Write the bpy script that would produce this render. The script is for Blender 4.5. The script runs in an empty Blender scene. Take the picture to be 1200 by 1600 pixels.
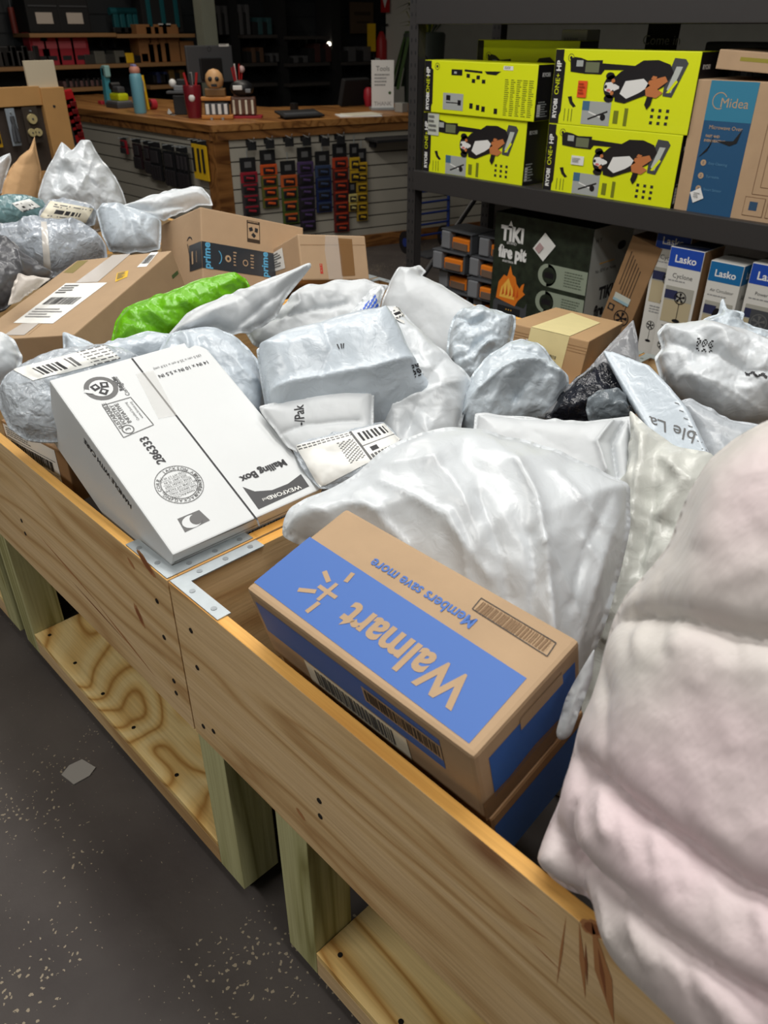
import bpy, bmesh, math, random
import numpy as np
from mathutils import Vector, Matrix, Euler
from mathutils.bvhtree import BVHTree
from mathutils.geometry import delaunay_2d_cdt
R_ = math.radians
random.seed(4)
scn = bpy.context.scene
COL = scn.collection

# ---------------------------------------------------------------- camera
FOC = 1214.0
PITCH, YAW = R_(31.95), R_(-45.93)
CAM = np.array([0.0, 0.0, 1.6])
fw = np.array([math.sin(YAW)*math.cos(PITCH), math.cos(YAW)*math.cos(PITCH), -math.sin(PITCH)])
rt = np.array([math.cos(YAW), -math.sin(YAW), 0.0])
upv = np.cross(rt, fw)
cd = bpy.data.cameras.new('camera'); cam = bpy.data.objects.new('camera', cd); COL.objects.link(cam)
cam.matrix_world = Matrix([[rt[0], upv[0], -fw[0], 0], [rt[1], upv[1], -fw[1], 0], [rt[2], upv[2], -fw[2], 1.6], [0, 0, 0, 1]])
cd.sensor_fit = 'VERTICAL'; cd.sensor_height = 36.0; cd.sensor_width = 27.0
cd.lens = FOC/1600*36.0; cd.clip_start = 0.03
scn.camera = cam
cd.dof.use_dof = True; cd.dof.focus_distance = 1.5; cd.dof.aperture_fstop = 7.0

# ---------------------------------------------------------------- world, lights, exposure
W = bpy.data.worlds.new('world'); scn.world = W; W.use_nodes = True
W.node_tree.nodes['Background'].inputs[0].default_value = (1.0, 0.95, 0.88, 1)
W.node_tree.nodes['Background'].inputs[1].default_value = 0.14
scn.view_settings.view_transform = 'Standard'; scn.view_settings.look = 'None'
scn.view_settings.gamma = 1.0; scn.view_settings.use_curve_mapping = False
scn.view_settings.exposure = 0.0
def area(name, loc, sx, sy, power, col=(1, .95, .87), rot=(0, 0, 0)):
    l = bpy.data.lights.new(name, 'AREA'); l.shape = 'RECTANGLE'; l.size = sx; l.size_y = sy
    l.energy = power; l.color = col
    o = bpy.data.objects.new(name, l); COL.objects.link(o); o.location = loc; o.rotation_euler = rot
    return o
area('tube_light_cart', (-1.0, 1.0, 3.3), 2.4, .35, 42, (1, .975, .93))
area('tube_light_aisle', (.9, .2, 3.3), 2.4, .35, 34, (1, .975, .93))
area('tube_light_front', (-1.4, -1.6, 3.3), 2.4, .35, 52, (1, .965, .91))
area('tube_light_left', (-3.9, 1.2, 3.3), 2.4, .35, 44, (1, .975, .93))
area('fill_light_rack', (-1.7, 1.9, 3.3), 2.0, .3, 20, (1, .975, .93))  # unseen fill added to brighten the fronts of the rack cartons
area('tube_light_shop', (-5.2, 3.6, 3.3), 1.2, .3, 26, (1, .92, .8))
area('tube_light_wall', (-7.3, 4.2, 3.3), 1.2, .3, 14, (1, .9, .76))

# ---------------------------------------------------------------- pixel to world
def ray(x, y): return fw + rt*(x-600)/FOC - upv*(y-800)/FOC
def at(x, y, ax, val):
    r = ray(x, y); return CAM + r*(val-CAM[ax])/r[ax]
def proj(p):
    d = np.asarray(p, float)-CAM; z = d@fw
    return 600+FOC*(d@rt)/z, 800-FOC*(d@upv)/z

# ---------------------------------------------------------------- materials
def lin(c): return tuple((x/255/12.92 if x/255 <= .04045 else ((x/255+.055)/1.055)**2.4) for x in c)
MATS = {}
def mat(name, rgb, rough=.6, metal=0., spec=.5, emit=None, alpha=1., bump=0., bscale=200., var=0., vscale=8., coat=0., sss=0., trans=0.):
    if name in MATS: return MATS[name]
    m = bpy.data.materials.new(name); m.use_nodes = True; nt = m.node_tree; b = nt.nodes['Principled BSDF']
    c = lin(rgb)+(1,)
    b.inputs['Base Color'].default_value = c; b.inputs['Roughness'].default_value = rough
    b.inputs['Metallic'].default_value = metal; b.inputs['Specular IOR Level'].default_value = spec
    b.inputs['Alpha'].default_value = alpha; b.inputs['Coat Weight'].default_value = coat
    b.inputs['Coat Roughness'].default_value = .12
    if sss: b.inputs['Subsurface Weight'].default_value = sss; b.inputs['Subsurface Scale'].default_value = .01
    if trans: b.inputs['Transmission Weight'].default_value = trans
    if emit: b.inputs['Emission Color'].default_value = c; b.inputs['Emission Strength'].default_value = emit
    tc = nt.nodes.new('ShaderNodeTexCoord')
    if var:
        n = nt.nodes.new('ShaderNodeTexNoise'); n.inputs['Scale'].default_value = vscale; n.inputs['Detail'].default_value = 4
        nt.links.new(tc.outputs['Object'], n.inputs['Vector'])
        r = nt.nodes.new('ShaderNodeValToRGB'); r.color_ramp.elements[0].position = .3; r.color_ramp.elements[1].position = .7
        r.color_ramp.elements[0].color = tuple(x*(1-var) for x in c[:3])+(1,); r.color_ramp.elements[1].color = tuple(min(1, x*(1+var*.6)) for x in c[:3])+(1,)
        nt.links.new(n.outputs['Fac'], r.inputs['Fac']); nt.links.new(r.outputs['Color'], b.inputs['Base Color'])
    if bump:
        n = nt.nodes.new('ShaderNodeTexNoise'); n.inputs['Scale'].default_value = bscale; n.inputs['Detail'].default_value = 3
        nt.links.new(tc.outputs['Object'], n.inputs['Vector'])
        bp = nt.nodes.new('ShaderNodeBump'); bp.inputs['Strength'].default_value = bump; bp.inputs['Distance'].default_value = .01
        nt.links.new(n.outputs['Fac'], bp.inputs['Height']); nt.links.new(bp.outputs['Normal'], b.inputs['Normal'])
    MATS[name] = m; return m

def wood(name, axis, light, mid, dark, rings=9., stretch=14., distort=2.5, knots=True, rough=.62, ply=False):
    """plank grain running along one object axis"""
    m = bpy.data.materials.new(name); m.use_nodes = True; nt = m.node_tree; N = nt.nodes.new; L = nt.links.new
    b = nt.nodes['Principled BSDF']; b.inputs['Roughness'].default_value = rough; b.inputs['Specular IOR Level'].default_value = .3
    tc = N('ShaderNodeTexCoord'); oi = N('ShaderNodeObjectInfo')
    off = N('ShaderNodeVectorMath'); off.operation = 'SCALE'; cb = N('ShaderNodeCombineXYZ')
    for i in range(3): L(oi.outputs['Random'], cb.inputs[i])
    L(cb.outputs[0], off.inputs[0]); off.inputs['Scale'].default_value = 7.3
    ad = N('ShaderNodeVectorMath'); ad.operation = 'ADD'; L(tc.outputs['Object'], ad.inputs[0]); L(off.outputs[0], ad.inputs[1])
    mp = N('ShaderNodeMapping'); L(ad.outputs[0], mp.inputs['Vector'])
    s = [stretch]*3; s['xyz'.index(axis)] = 1.1 if not ply else 2.2
    mp.inputs['Scale'].default_value = s
    n1 = N('ShaderNodeTexNoise'); n1.inputs['Scale'].default_value = .55 if not ply else .42; n1.inputs['Detail'].default_value = 2; n1.inputs['Distortion'].default_value = .6
    L(mp.outputs[0], n1.inputs['Vector'])
    mu = N('ShaderNodeMath'); mu.operation = 'MULTIPLY'; L(n1.outputs['Fac'], mu.inputs[0]); mu.inputs[1].default_value = rings
    fr = N('ShaderNodeMath'); fr.operation = 'PINGPONG'; L(mu.outputs[0], fr.inputs[0]); fr.inputs[1].default_value = .5
    m2 = N('ShaderNodeMath'); m2.operation = 'MULTIPLY'; L(fr.outputs[0], m2.inputs[0]); m2.inputs[1].default_value = 2.
    cr = N('ShaderNodeValToRGB'); e = cr.color_ramp.elements
    e[0].color = lin(dark)+(1,); e[0].position = .02; e[1].color = lin(light)+(1,); e[1].position = .8
    q = e.new(.3); q.color = lin(mid)+(1,)
    L(m2.outputs[0], cr.inputs['Fac'])
    # fine fibre
    mp2 = N('ShaderNodeMapping'); s2 = [160.]*3; s2['xyz'.index(axis)] = 5.; mp2.inputs['Scale'].default_value = s2; L(ad.outputs[0], mp2.inputs['Vector'])
    n2 = N('ShaderNodeTexNoise'); n2.inputs['Scale'].default_value = 1.; n2.inputs['Detail'].default_value = 4; L(mp2.outputs[0], n2.inputs['Vector'])
    mx = N('ShaderNodeMix'); mx.data_type = 'RGBA'; mx.blend_type = 'MULTIPLY'; mx.inputs['Factor'].default_value = .5
    c2 = N('ShaderNodeValToRGB'); c2.color_ramp.elements[0].color = (.74, .7, .64, 1); c2.color_ramp.elements[1].color = (1.08, 1.08, 1.08, 1)
    c2.color_ramp.elements[0].position = .3; c2.color_ramp.elements[1].position = .62
    L(n2.outputs['Fac'], c2.inputs['Fac']); L(cr.outputs['Color'], mx.inputs['A']); L(c2.outputs['Color'], mx.inputs['B'])
    out = mx.outputs['Result']
    if knots:
        vo = N('ShaderNodeTexVoronoi'); vo.inputs['Scale'].default_value = 1.
        mp3 = N('ShaderNodeMapping'); s3 = [5.2]*3; s3['xyz'.index(axis)] = 2.3; mp3.inputs['Scale'].default_value = s3
        L(ad.outputs[0], mp3.inputs['Vector']); L(mp3.outputs[0], vo.inputs['Vector'])
        kr = N('ShaderNodeValToRGB'); kr.color_ramp.elements[0].color = (.30, .13, .05, 1); kr.color_ramp.elements[0].position = .03
        kr.color_ramp.elements[1].color = (1, 1, 1, 1); kr.color_ramp.elements[1].position = .16
        L(vo.outputs['Distance'], kr.inputs['Fac'])
        mk = N('ShaderNodeMix'); mk.data_type = 'RGBA'; mk.blend_type = 'MULTIPLY'; mk.inputs['Factor'].default_value = .8
        L(out, mk.inputs['A']); L(kr.outputs['Color'], mk.inputs['B']); out = mk.outputs['Result']
    L(out, b.inputs['Base Color'])
    bp = N('ShaderNodeBump'); bp.inputs['Strength'].default_value = .18; bp.inputs['Distance'].default_value = .003
    L(n2.outputs['Fac'], bp.inputs['Height']); L(bp.outputs['Normal'], b.inputs['Normal'])
    return m

def film(name, rgb, rough=.3, crinkle=.35, alpha=1., bscale=28., sss=0., spec=.55, streak=0.):
    """polythene film: glossy with small crinkles"""
    m = bpy.data.materials.new(name); m.use_nodes = True; nt = m.node_tree; N = nt.nodes.new; L = nt.links.new
    b = nt.nodes['Principled BSDF']; b.inputs['Base Color'].default_value = lin(rgb)+(1,)
    b.inputs['Specular IOR Level'].default_value = spec; b.inputs['Alpha'].default_value = alpha
    if sss: b.inputs['Subsurface Weight'].default_value = sss; b.inputs['Subsurface Scale'].default_value = .02
    tc = N('ShaderNodeTexCoord'); w = N('ShaderNodeTexNoise'); w.inputs['Scale'].default_value = bscale*.35; w.inputs['Detail'].default_value = 2
    L(tc.outputs['Object'], w.inputs['Vector'])
    mxv = N('ShaderNodeMix'); mxv.data_type = 'VECTOR'; mxv.inputs['Factor'].default_value = .12
    L(tc.outputs['Object'], mxv.inputs['A']); L(w.outputs['Color'], mxv.inputs['B'])
    vo = N('ShaderNodeTexNoise'); vo.noise_type = 'RIDGED_MULTIFRACTAL'; vo.inputs['Scale'].default_value = bscale*.32; vo.inputs['Detail'].default_value = 2.5; vo.inputs['Distortion'].default_value = 1.2
    L(mxv.outputs['Result'], vo.inputs['Vector'])
    n = N('ShaderNodeTexNoise'); n.inputs['Scale'].default_value = bscale*1.1; n.inputs['Detail'].default_value = 2; n.inputs['Distortion'].default_value = 2.
    L(tc.outputs['Object'], n.inputs['Vector'])
    ad = N('ShaderNodeMath'); ad.operation = 'MULTIPLY_ADD'; L(n.outputs['Fac'], ad.inputs[0]); ad.inputs[1].default_value = .35; L(vo.outputs['Fac'], ad.inputs[2])
    bp = N('ShaderNodeBump'); bp.inputs['Strength'].default_value = crinkle; bp.inputs['Distance'].default_value = .012
    L(ad.outputs[0], bp.inputs['Height']); L(bp.outputs['Normal'], b.inputs['Normal'])
    rr = N('ShaderNodeMapRange'); rr.inputs['To Min'].default_value = rough*.75; rr.inputs['To Max'].default_value = rough*1.35
    L(w.outputs['Fac'], rr.inputs['Value']); L(rr.outputs[0], b.inputs['Roughness'])
    return m

PINE_L, PINE_M, PINE_D = (222, 192, 148), (214, 182, 134), (190, 152, 104)
pine_x = wood('pine along x', 'x', PINE_L, PINE_M, PINE_D, 6., 9.)
pine_y = wood('pine along y', 'y', PINE_L, PINE_M, PINE_D, 5., 9.)
edge_x = wood('orange pine edge along x', 'x', (228, 176, 98), (220, 166, 86), (196, 138, 66), 4., 9., knots=False)
edge_y = wood('orange pine edge along y', 'y', (226, 168, 84), (216, 156, 72), (186, 120, 48), 4., 9., knots=False)
green_z = wood('green treated pine', 'z', (196, 194, 146), (182, 180, 130), (150, 146, 94), 7., 12., knots=False)
ply = wood('plywood shelf', 'x', (240, 212, 150), (228, 190, 120), (186, 138, 72), 15., 7., knots=False, ply=True)
ply_y = wood('plywood shelf across', 'y', (220, 184, 122), (204, 160, 96), (156, 108, 54), 12., 7., knots=False, ply=True)
oak_x = wood('counter oak along x', 'x', (166, 118, 66), (150, 102, 54), (112, 72, 36), 5., 10., knots=False, rough=.45)
oak_y = wood('counter oak along y', 'y', (150, 102, 56), (134, 90, 48), (100, 62, 32), 5., 10., knots=False, rough=.45)
kraft = mat('kraft cardboard', (172, 144, 112), .75, bump=.06, bscale=60, var=.06, vscale=14)
kraft_d = mat('darker cardboard', (152, 117, 80), .75, bump=.06, bscale=60, var=.07, vscale=14)
kraft_l = mat('pale cardboard', (184, 154, 122), .75, bump=.05, bscale=60, var=.05, vscale=14)
wcard = mat('white cardboard', (212, 215, 216), .5, bump=.03, bscale=60, var=.02)
paper = mat('paper white', (236, 236, 232), .6)
cream = mat('cream paper', (226, 220, 200), .6)
ink = mat('black ink', (34, 34, 38), .6)
greyink = mat('grey ink', (98, 98, 98), .6)
ltink = mat('light grey ink', (150, 150, 150), .6)
wmblue = mat('royal blue ink', (52, 98, 172), .55)
black = mat('black plastic', (26, 26, 28), .45)
blackm = mat('matt black', (20, 20, 22), .8)
dgrey = mat('dark grey plastic', (70, 72, 76), .5)
grey = mat('mid grey plastic', (120, 122, 126), .5)
white = mat('white plastic', (232, 232, 230), .45)
steel = mat('galvanised steel', (176, 184, 188), .42, metal=.55, var=.08, vscale=40)
rackm = mat('rack black paint', (50, 48, 48), .5, bump=.04, bscale=30)
ryel = mat('lime yellow print', (226, 236, 22), .42, coat=.3)
red = mat('red plastic', (176, 34, 36), .45)
orange = mat('orange plastic', (222, 122, 30), .5)
yellow = mat('yellow plastic', (226, 182, 30), .5)
tape_m = mat('brown packing tape', (150, 112, 72), .18, coat=.6, alpha=.75)
tape_c = mat('clear packing tape', (232, 230, 226), .12, coat=.6, alpha=.3)

# ---------------------------------------------------------------- mesh collector
class MB:
    def __init__(s): s.v = []; s.f = []; s.m = []; s.sm = []; s.mats = []
    def mi(s, m):
        if m not in s.mats: s.mats.append(m)
        return s.mats.index(m)
    def add(s, vs, fs, m, smooth=False, M=None):
        b = len(s.v); k = s.mi(m)
        s.v += [tuple(M @ Vector(v)) if M is not None else tuple(v) for v in vs]
        for f in fs: s.f.append([b+i for i in f]); s.m.append(k); s.sm.append(smooth)
        return s
    def box(s, c, d, m, bev=0., M=None, top=None, smooth=False):
        x, y, z = d[0]/2, d[1]/2, d[2]/2
        T = Matrix.Translation(c)
        if M is not None: T = M @ T
        if bev <= 0:
            vs = [(-x, -y, -z), (x, -y, -z), (x, y, -z), (-x, y, -z), (-x, -y, z), (x, -y, z), (x, y, z), (-x, y, z)]
            fs = [(0, 3, 2, 1), (0, 1, 5, 4), (1, 2, 6, 5), (2, 3, 7, 6), (3, 0, 4, 7)]
            s.add(vs, fs, m, M=T); s.add(vs[4:], [(0, 1, 2, 3)], top or m, M=T); return s
        bm = bmesh.new(); bmesh.ops.create_cube(bm, size=1.)
        for v in bm.verts: v.co = Vector((v.co.x*d[0], v.co.y*d[1], v.co.z*d[2]))
        bmesh.ops.bevel(bm, geom=list(bm.edges), offset=bev, segments=2, profile=.6, affect='EDGES')
        bm.verts.ensure_lookup_table(); bm.normal_update()
        vs = [tuple(v.co) for v in bm.verts]
        fa = [([v.index for v in f.verts], f.normal.z > .9) for f in bm.faces]
        s.add(vs, [f for f, t in fa if not (t and top)], m, M=T)
        if top: s.add(vs, [f for f, t in fa if t], top, M=T)
        bm.free(); return s
    def cyl(s, p0, p1, r0, m, r1=None, n=16, caps=True, smooth=True):
        r1 = r0 if r1 is None else r1
        p0, p1 = Vector(p0), Vector(p1); d = (p1-p0).normalized()
        a = d.orthogonal().normalized(); b = d.cross(a)
        vs = []
        for p, r in ((p0, r0), (p1, r1)):
            for i in range(n):
                t = 2*math.pi*i/n; vs.append(p+a*math.cos(t)*r+b*math.sin(t)*r)
        s.add(vs, [(i, (i+1) % n, n+(i+1) % n, n+i) for i in range(n)], m, smooth)
        if caps: s.add(vs, [tuple(range(n-1, -1, -1)), tuple(range(n, 2*n))], m)
        return s
    def lathe(s, prof, c, m, n=20, ax=None, smooth=True):
        c = Vector(c); vs = []
        for r, z in prof:
            for i in range(n):
                t = 2*math.pi*i/n; vs.append(c+Vector((r*math.cos(t), r*math.sin(t), z)))
        fs = [(k*n+i, k*n+(i+1) % n, (k+1)*n+(i+1) % n, (k+1)*n+i) for k in range(len(prof)-1) for i in range(n)]
        s.add(vs, fs, m, smooth)
        s.add(vs, [tuple(range(n-1, -1, -1)), tuple(range((len(prof)-1)*n, len(prof)*n))], m); return s
    def tube(s, pts, r, m, n=8):
        pts = [Vector(p) for p in pts]; vs = []; 
        for k, p in enumerate(pts):
            d = (pts[min(k+1, len(pts)-1)]-pts[max(k-1, 0)]).normalized()
            a = d.cross(Vector((.13, .27, .95))).normalized(); b = d.cross(a)
            for i in range(n):
                t = 2*math.pi*i/n; vs.append(p+a*math.cos(t)*r+b*math.sin(t)*r)
        s.add(vs, [(k*n+i, k*n+(i+1) % n, (k+1)*n+(i+1) % n, (k+1)*n+i) for k in range(len(pts)-1) for i in range(n)], m, True)
        s.add(vs, [tuple(range(n-1, -1, -1)), tuple(range((len(pts)-1)*n, len(pts)*n))], m); return s
    def prism(s, pts, z0, z1, m, M=None):
        n = len(pts); vs = [(p[0], p[1], z0) for p in pts]+[(p[0], p[1], z1) for p in pts]
        s.add(vs, [tuple(range(n-1, -1, -1)), tuple(range(n, 2*n))]+[(i, (i+1) % n, n+(i+1) % n, n+i) for i in range(n)], m, M=M); return s
    def ball(s, c, r, m, sc=(1, 1, 1), n=12):
        vs = []; c = Vector(c); h = n//2
        for k in range(1, h):
            for i in range(n):
                a = math.pi*k/h; t = 2*math.pi*i/n
                vs.append(c+Vector((r*sc[0]*math.sin(a)*math.cos(t), r*sc[1]*math.sin(a)*math.sin(t), r*sc[2]*math.cos(a))))
        vs += [c+Vector((0, 0, r*sc[2])), c-Vector((0, 0, r*sc[2]))]; K = len(vs)
        fs = [(k*n+i, (k+1)*n+i, (k+1)*n+(i+1) % n, k*n+(i+1) % n) for k in range(h-2) for i in range(n)]
        fs += [(K-2, i, (i+1) % n) for i in range(n)]+[(K-1, (h-2)*n+(i+1) % n, (h-2)*n+i) for i in range(n)]
        s.add(vs, fs, m, True); return s
    def build(s, name, parent=None, M=None):
        me = bpy.data.meshes.new(name); me.from_pydata([tuple(v) for v in s.v], [], s.f)
        for m in s.mats: me.materials.append(m)
        me.polygons.foreach_set('material_index', s.m); me.polygons.foreach_set('use_smooth', s.sm); me.update()
        o = bpy.data.objects.new(name, me); COL.objects.link(o)
        if M is not None: o.matrix_world = M
        if parent: o.parent = parent
        return o
def tag(o, label, cat, group=None, kind=None):
    o['label'] = label
    if cat: o['category'] = cat
    if group: o['group'] = group
    if kind: o['kind'] = kind
    return o
def empty(name, loc=(0, 0, 0), rot=(0, 0, 0)):
    o = bpy.data.objects.new(name, None); COL.objects.link(o); o.location = loc; o.rotation_euler = rot; o.empty_display_size = .05
    return o
def struct(o): o['kind'] = 'structure'; return o
def copy_tree(o, parent=None):
    c = o.copy(); COL.objects.link(c); c.parent = parent
    for ch in o.children: copy_tree(ch, c)
    return c

# ---------------------------------------------------------------- lettering
TXT = {}
def text_geo(body, bold=0.):
    """vertices, faces, width of a line of text, cap height 1, starting at the origin"""
    k = (body, bold)
    if k in TXT: return TXT[k]
    cu = bpy.data.curves.new('t', 'FONT'); cu.body = body; cu.size = 1.0; cu.offset = bold; cu.resolution_u = 3
    o = bpy.data.objects.new('t', cu); COL.objects.link(o); bpy.context.view_layer.update()
    me = bpy.data.meshes.new_from_object(o.evaluated_get(bpy.context.evaluated_depsgraph_get()))
    v = np.array([tuple(x.co[:2]) for x in me.vertices]) if len(me.vertices) else np.zeros((0, 2))
    f = [tuple(p.vertices) for p in me.polygons]
    bpy.data.objects.remove(o); bpy.data.curves.remove(cu); bpy.data.meshes.remove(me)
    if len(v): v = v/.69; w = v[:, 0].max(); 
    else: w = 0
    TXT[k] = (v, f, w); return TXT[k]

class Face:
    """draws flat print on one face of a box, in metres (u, v) from the face centre"""
    def __init__(s, mb, M, lift=.0005): s.mb = mb; s.M = M; s.n = 0; s.lift = lift
    def poly(s, pts, m, layer=1):
        s.mb.add([(p[0], p[1], s.lift*layer) for p in pts], [tuple(range(len(pts)))], m, M=s.M)
    def rect(s, u0, v0, u1, v1, m, layer=1, ang=0, c=None):
        pts = [(u0, v0), (u1, v0), (u1, v1), (u0, v1)]
        if ang:
            cx, cy = c or ((u0+u1)/2, (v0+v1)/2); ca, sa = math.cos(ang), math.sin(ang)
            pts = [(cx+(x-cx)*ca-(y-cy)*sa, cy+(x-cx)*sa+(y-cy)*ca) for x, y in pts]
        s.poly(pts, m, layer)
    def bar(s, a, b, w, m, layer=2):
        a = Vector(a); b = Vector(b); d = (b-a).normalized(); n = Vector((-d.y, d.x))*w/2
        s.poly([a-n, b-n, b+n, a+n], m, layer)
    def disc(s, u, v, r, m, layer=1, sc=(1, 1), n=20):
        s.poly([(u+r*sc[0]*math.cos(2*math.pi*i/n), v+r*sc[1]*math.sin(2*math.pi*i/n)) for i in range(n)], m, layer)
    def ring(s, u, v, r, w, m, layer=2, n=36, a0=0., a1=2*math.pi):
        vs = []; 
        for i in range(n+1):
            a = a0+(a1-a0)*i/n
            for q in (r-w/2, r+w/2): vs.append((u+q*math.cos(a), v+q*math.sin(a), s.lift*layer))
        s.mb.add(vs, [(2*i, 2*i+1, 2*i+3, 2*i+2) for i in range(n)], m, M=s.M)
    def text(s, body, u, v, h, m, ang=0., layer=2, bold=0., align='c', sx=1.):
        V, F, w = text_geo(body, bold)
        if not len(V): return
        ox = {'c': -w/2, 'l': 0, 'r': -w}[align]; ca, sa = math.cos(ang), math.sin(ang)
        vs = []
        for x, y in V:
            x = (x+ox)*h*sx; y = (y-.5)*h
            vs.append((u+x*ca-y*sa, v+x*sa+y*ca, s.lift*layer))
        s.mb.add(vs, F, m, M=s.M)
    def arc_text(s, body, u, v, r, h, m, a0, step, layer=2):
        for i, ch in enumerate(body):
            a = a0-step*i
            if ch != ' ': s.text(ch, u+r*math.cos(a), v+r*math.sin(a), h, m, a-math.pi/2, layer, .01)
    def barcode(s, u0, v0, u1, v1, m, layer=2, vertical=False, rnd=random.Random(3)):
        t = 0.; L = (v1-v0) if vertical else (u1-u0)
        while t < L:
            w = rnd.choice((.012, .02, .03))*L
            if vertical: s.rect(u0, v0+t, u1, v0+min(t+w, L), m, layer)
            else: s.rect(u0+t, v0, u0+min(t+w, L), v1, m, layer)
            t += w+rnd.choice((.012, .02))*L
    def lines(s, u0, v0, u1, v1, n, m, layer=2, rnd=random.Random(5), fill=.45):
        h = (v1-v0)/n
        for i in range(n):
            e = u0+(u1-u0)*rnd.uniform(.6, 1.); x = u0
            while x < e-.002:
                w = min((u1-u0)*rnd.uniform(.06, .16), e-x); s.rect(x, v1-h*(i+fill), x+w, v1-h*i, m, layer); x += w+(u1-u0)*.025
    def shipping(s, u0, v0, u1, v1, layer=2):
        """address label: address lines, bar code, big letters"""
        s.rect(u0, v0, u1, v1, paper, layer); w, h = u1-u0, v1-v0; r = random.Random(int(w*9999))
        s.lines(u0+.05*w, v0+.74*h, u0+.55*w, v0+.95*h, 4, greyink, layer+1)
        s.rect(u0+.03*w, v0+.70*h, u1-.03*w, v0+.715*h, ink, layer+1)
        s.barcode(u0+.1*w, v0+.42*h, u1-.1*w, v0+.66*h, ink, layer+1, rnd=r)
        s.rect(u0+.03*w, v0+.36*h, u1-.03*w, v0+.37*h, ink, layer+1)
        s.lines(u0+.05*w, v0+.12*h, u0+.7*w, v0+.33*h, 3, greyink, layer+1)

FACES = {'+z': ((1, 0, 0), (0, 1, 0), (0, 0, 1)), '-z': ((1, 0, 0), (0, -1, 0), (0, 0, -1)),
         '-y': ((1, 0, 0), (0, 0, 1), (0, -1, 0)), '+x': ((0, 1, 0), (0, 0, 1), (1, 0, 0)),
         '+y': ((-1, 0, 0), (0, 0, 1), (0, 1, 0)), '-x': ((0, -1, 0), (0, 0, 1), (-1, 0, 0))}
class Box:
    def __init__(s, loc, eul, dims, m, bev=.004, top=None):
        s.loc = Vector(loc); s.M = Matrix.Translation(loc) @ Euler(eul).to_matrix().to_4x4(); s.d = dims; s.mb = MB(); s.parts = []
        s.mb.box((0, 0, 0), dims, m, bev, top=top)
    def frame(s, f):
        u, v, n = [Vector(a) for a in FACES[f]]; h = sum(abs(n[i])*s.d[i]/2 for i in range(3))
        M = Matrix.Identity(4)
        for i in range(3): M[i][0] = u[i]; M[i][1] = v[i]; M[i][2] = n[i]; M[i][3] = n[i]*h
        return M
    def face(s, f, mb=None): return Face(mb or s.mb, s.frame(f))
    def part(s, name, label=None):
        mb = MB(); s.parts.append((name, mb, label)); return mb
    def on(s, f, px, py):
        """where the line of sight through a photo point meets a face, in face metres"""
        T = s.M @ s.frame(f); n = np.array(T.col[2][:3]); p0 = np.array(T.translation)
        r = ray(px, py); t = ((p0-CAM)@n)/(r@n); q = T.inverted() @ Vector(CAM+r*t)
        return q.x, q.y
    def done(s, name, label, cat, group=None):
        o = s.mb.build(name, M=s.M); tag(o, label, cat, group)
        for n, mb, lb in s.parts:
            if mb.v:
                c = mb.build(n, o)
                if lb: c['label'] = lb
        return o
# ================================================================ the room
fl = bpy.data.materials.new('dark worn concrete'); fl.use_nodes = True
def _floor():
    nt = fl.node_tree; N = nt.nodes.new; L = nt.links.new; b = nt.nodes['Principled BSDF']
    b.inputs['Roughness'].default_value = .55; b.inputs['Specular IOR Level'].default_value = .35
    tc = N('ShaderNodeTexCoord'); n = N('ShaderNodeTexNoise'); n.inputs['Scale'].default_value = 2.2; n.inputs['Detail'].default_value = 6
    L(tc.outputs['Object'], n.inputs['Vector'])
    r = N('ShaderNodeValToRGB'); r.color_ramp.elements[0].color = lin((62, 56, 54))+(1,); r.color_ramp.elements[1].color = lin((92, 86, 82))+(1,)
    r.color_ramp.elements[0].position = .3; r.color_ramp.elements[1].position = .75
    L(n.outputs['Fac'], r.inputs['Fac'])
    # paint flecks gathered in patches
    vo = N('ShaderNodeTexVoronoi'); vo.inputs['Scale'].default_value = 95.; vo.inputs['Randomness'].default_value = 1.
    nd = N('ShaderNodeTexNoise'); nd.inputs['Scale'].default_value = 60.; nd.inputs['Detail'].default_value = 3
    L(tc.outputs['Object'], nd.inputs['Vector'])
    mv = N('ShaderNodeMix'); mv.data_type = 'VECTOR'; mv.inputs['Factor'].default_value = .02
    L(tc.outputs['Object'], mv.inputs['A']); L(nd.outputs['Color'], mv.inputs['B']); L(mv.outputs['Result'], vo.inputs['Vector'])
    n2 = N('ShaderNodeTexNoise'); n2.inputs['Scale'].default_value = 3.4; n2.inputs['Detail'].default_value = 5; L(tc.outputs['Object'], n2.inputs['Vector'])
    th = N('ShaderNodeMapRange'); th.inputs['From Min'].default_value = .46; th.inputs['From Max'].default_value = .68
    th.inputs['To Min'].default_value = .09; th.inputs['To Max'].default_value = .40; L(n2.outputs['Fac'], th.inputs['Value'])
    lt = N('ShaderNodeMath'); lt.operation = 'LESS_THAN'; L(vo.outputs['Distance'], lt.inputs[0]); L(th.outputs[0], lt.inputs[1])
    sep = N('ShaderNodeSeparateColor'); L(vo.outputs['Color'], sep.inputs[0])
    g = N('ShaderNodeMath'); g.operation = 'GREATER_THAN'; L(sep.outputs[0], g.inputs[0]); g.inputs[1].default_value = .52
    mm = N('ShaderNodeMath'); mm.operation = 'MULTIPLY'; L(lt.outputs[0], mm.inputs[0]); L(g.outputs[0], mm.inputs[1])
    mc = N('ShaderNodeMix'); mc.data_type = 'RGBA'; L(mm.outputs[0], mc.inputs['Factor']); L(r.outputs['Color'], mc.inputs['A']); mc.inputs['B'].default_value = lin((150, 138, 118))+(1,)
    L(mc.outputs['Result'], b.inputs['Base Color'])
    bp = N('ShaderNodeBump'); bp.inputs['Strength'].default_value = .15; bp.inputs['Distance'].default_value = .004
    L(nd.outputs['Fac'], bp.inputs['Height']); L(bp.outputs['Normal'], b.inputs['Normal'])
_floor()
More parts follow.
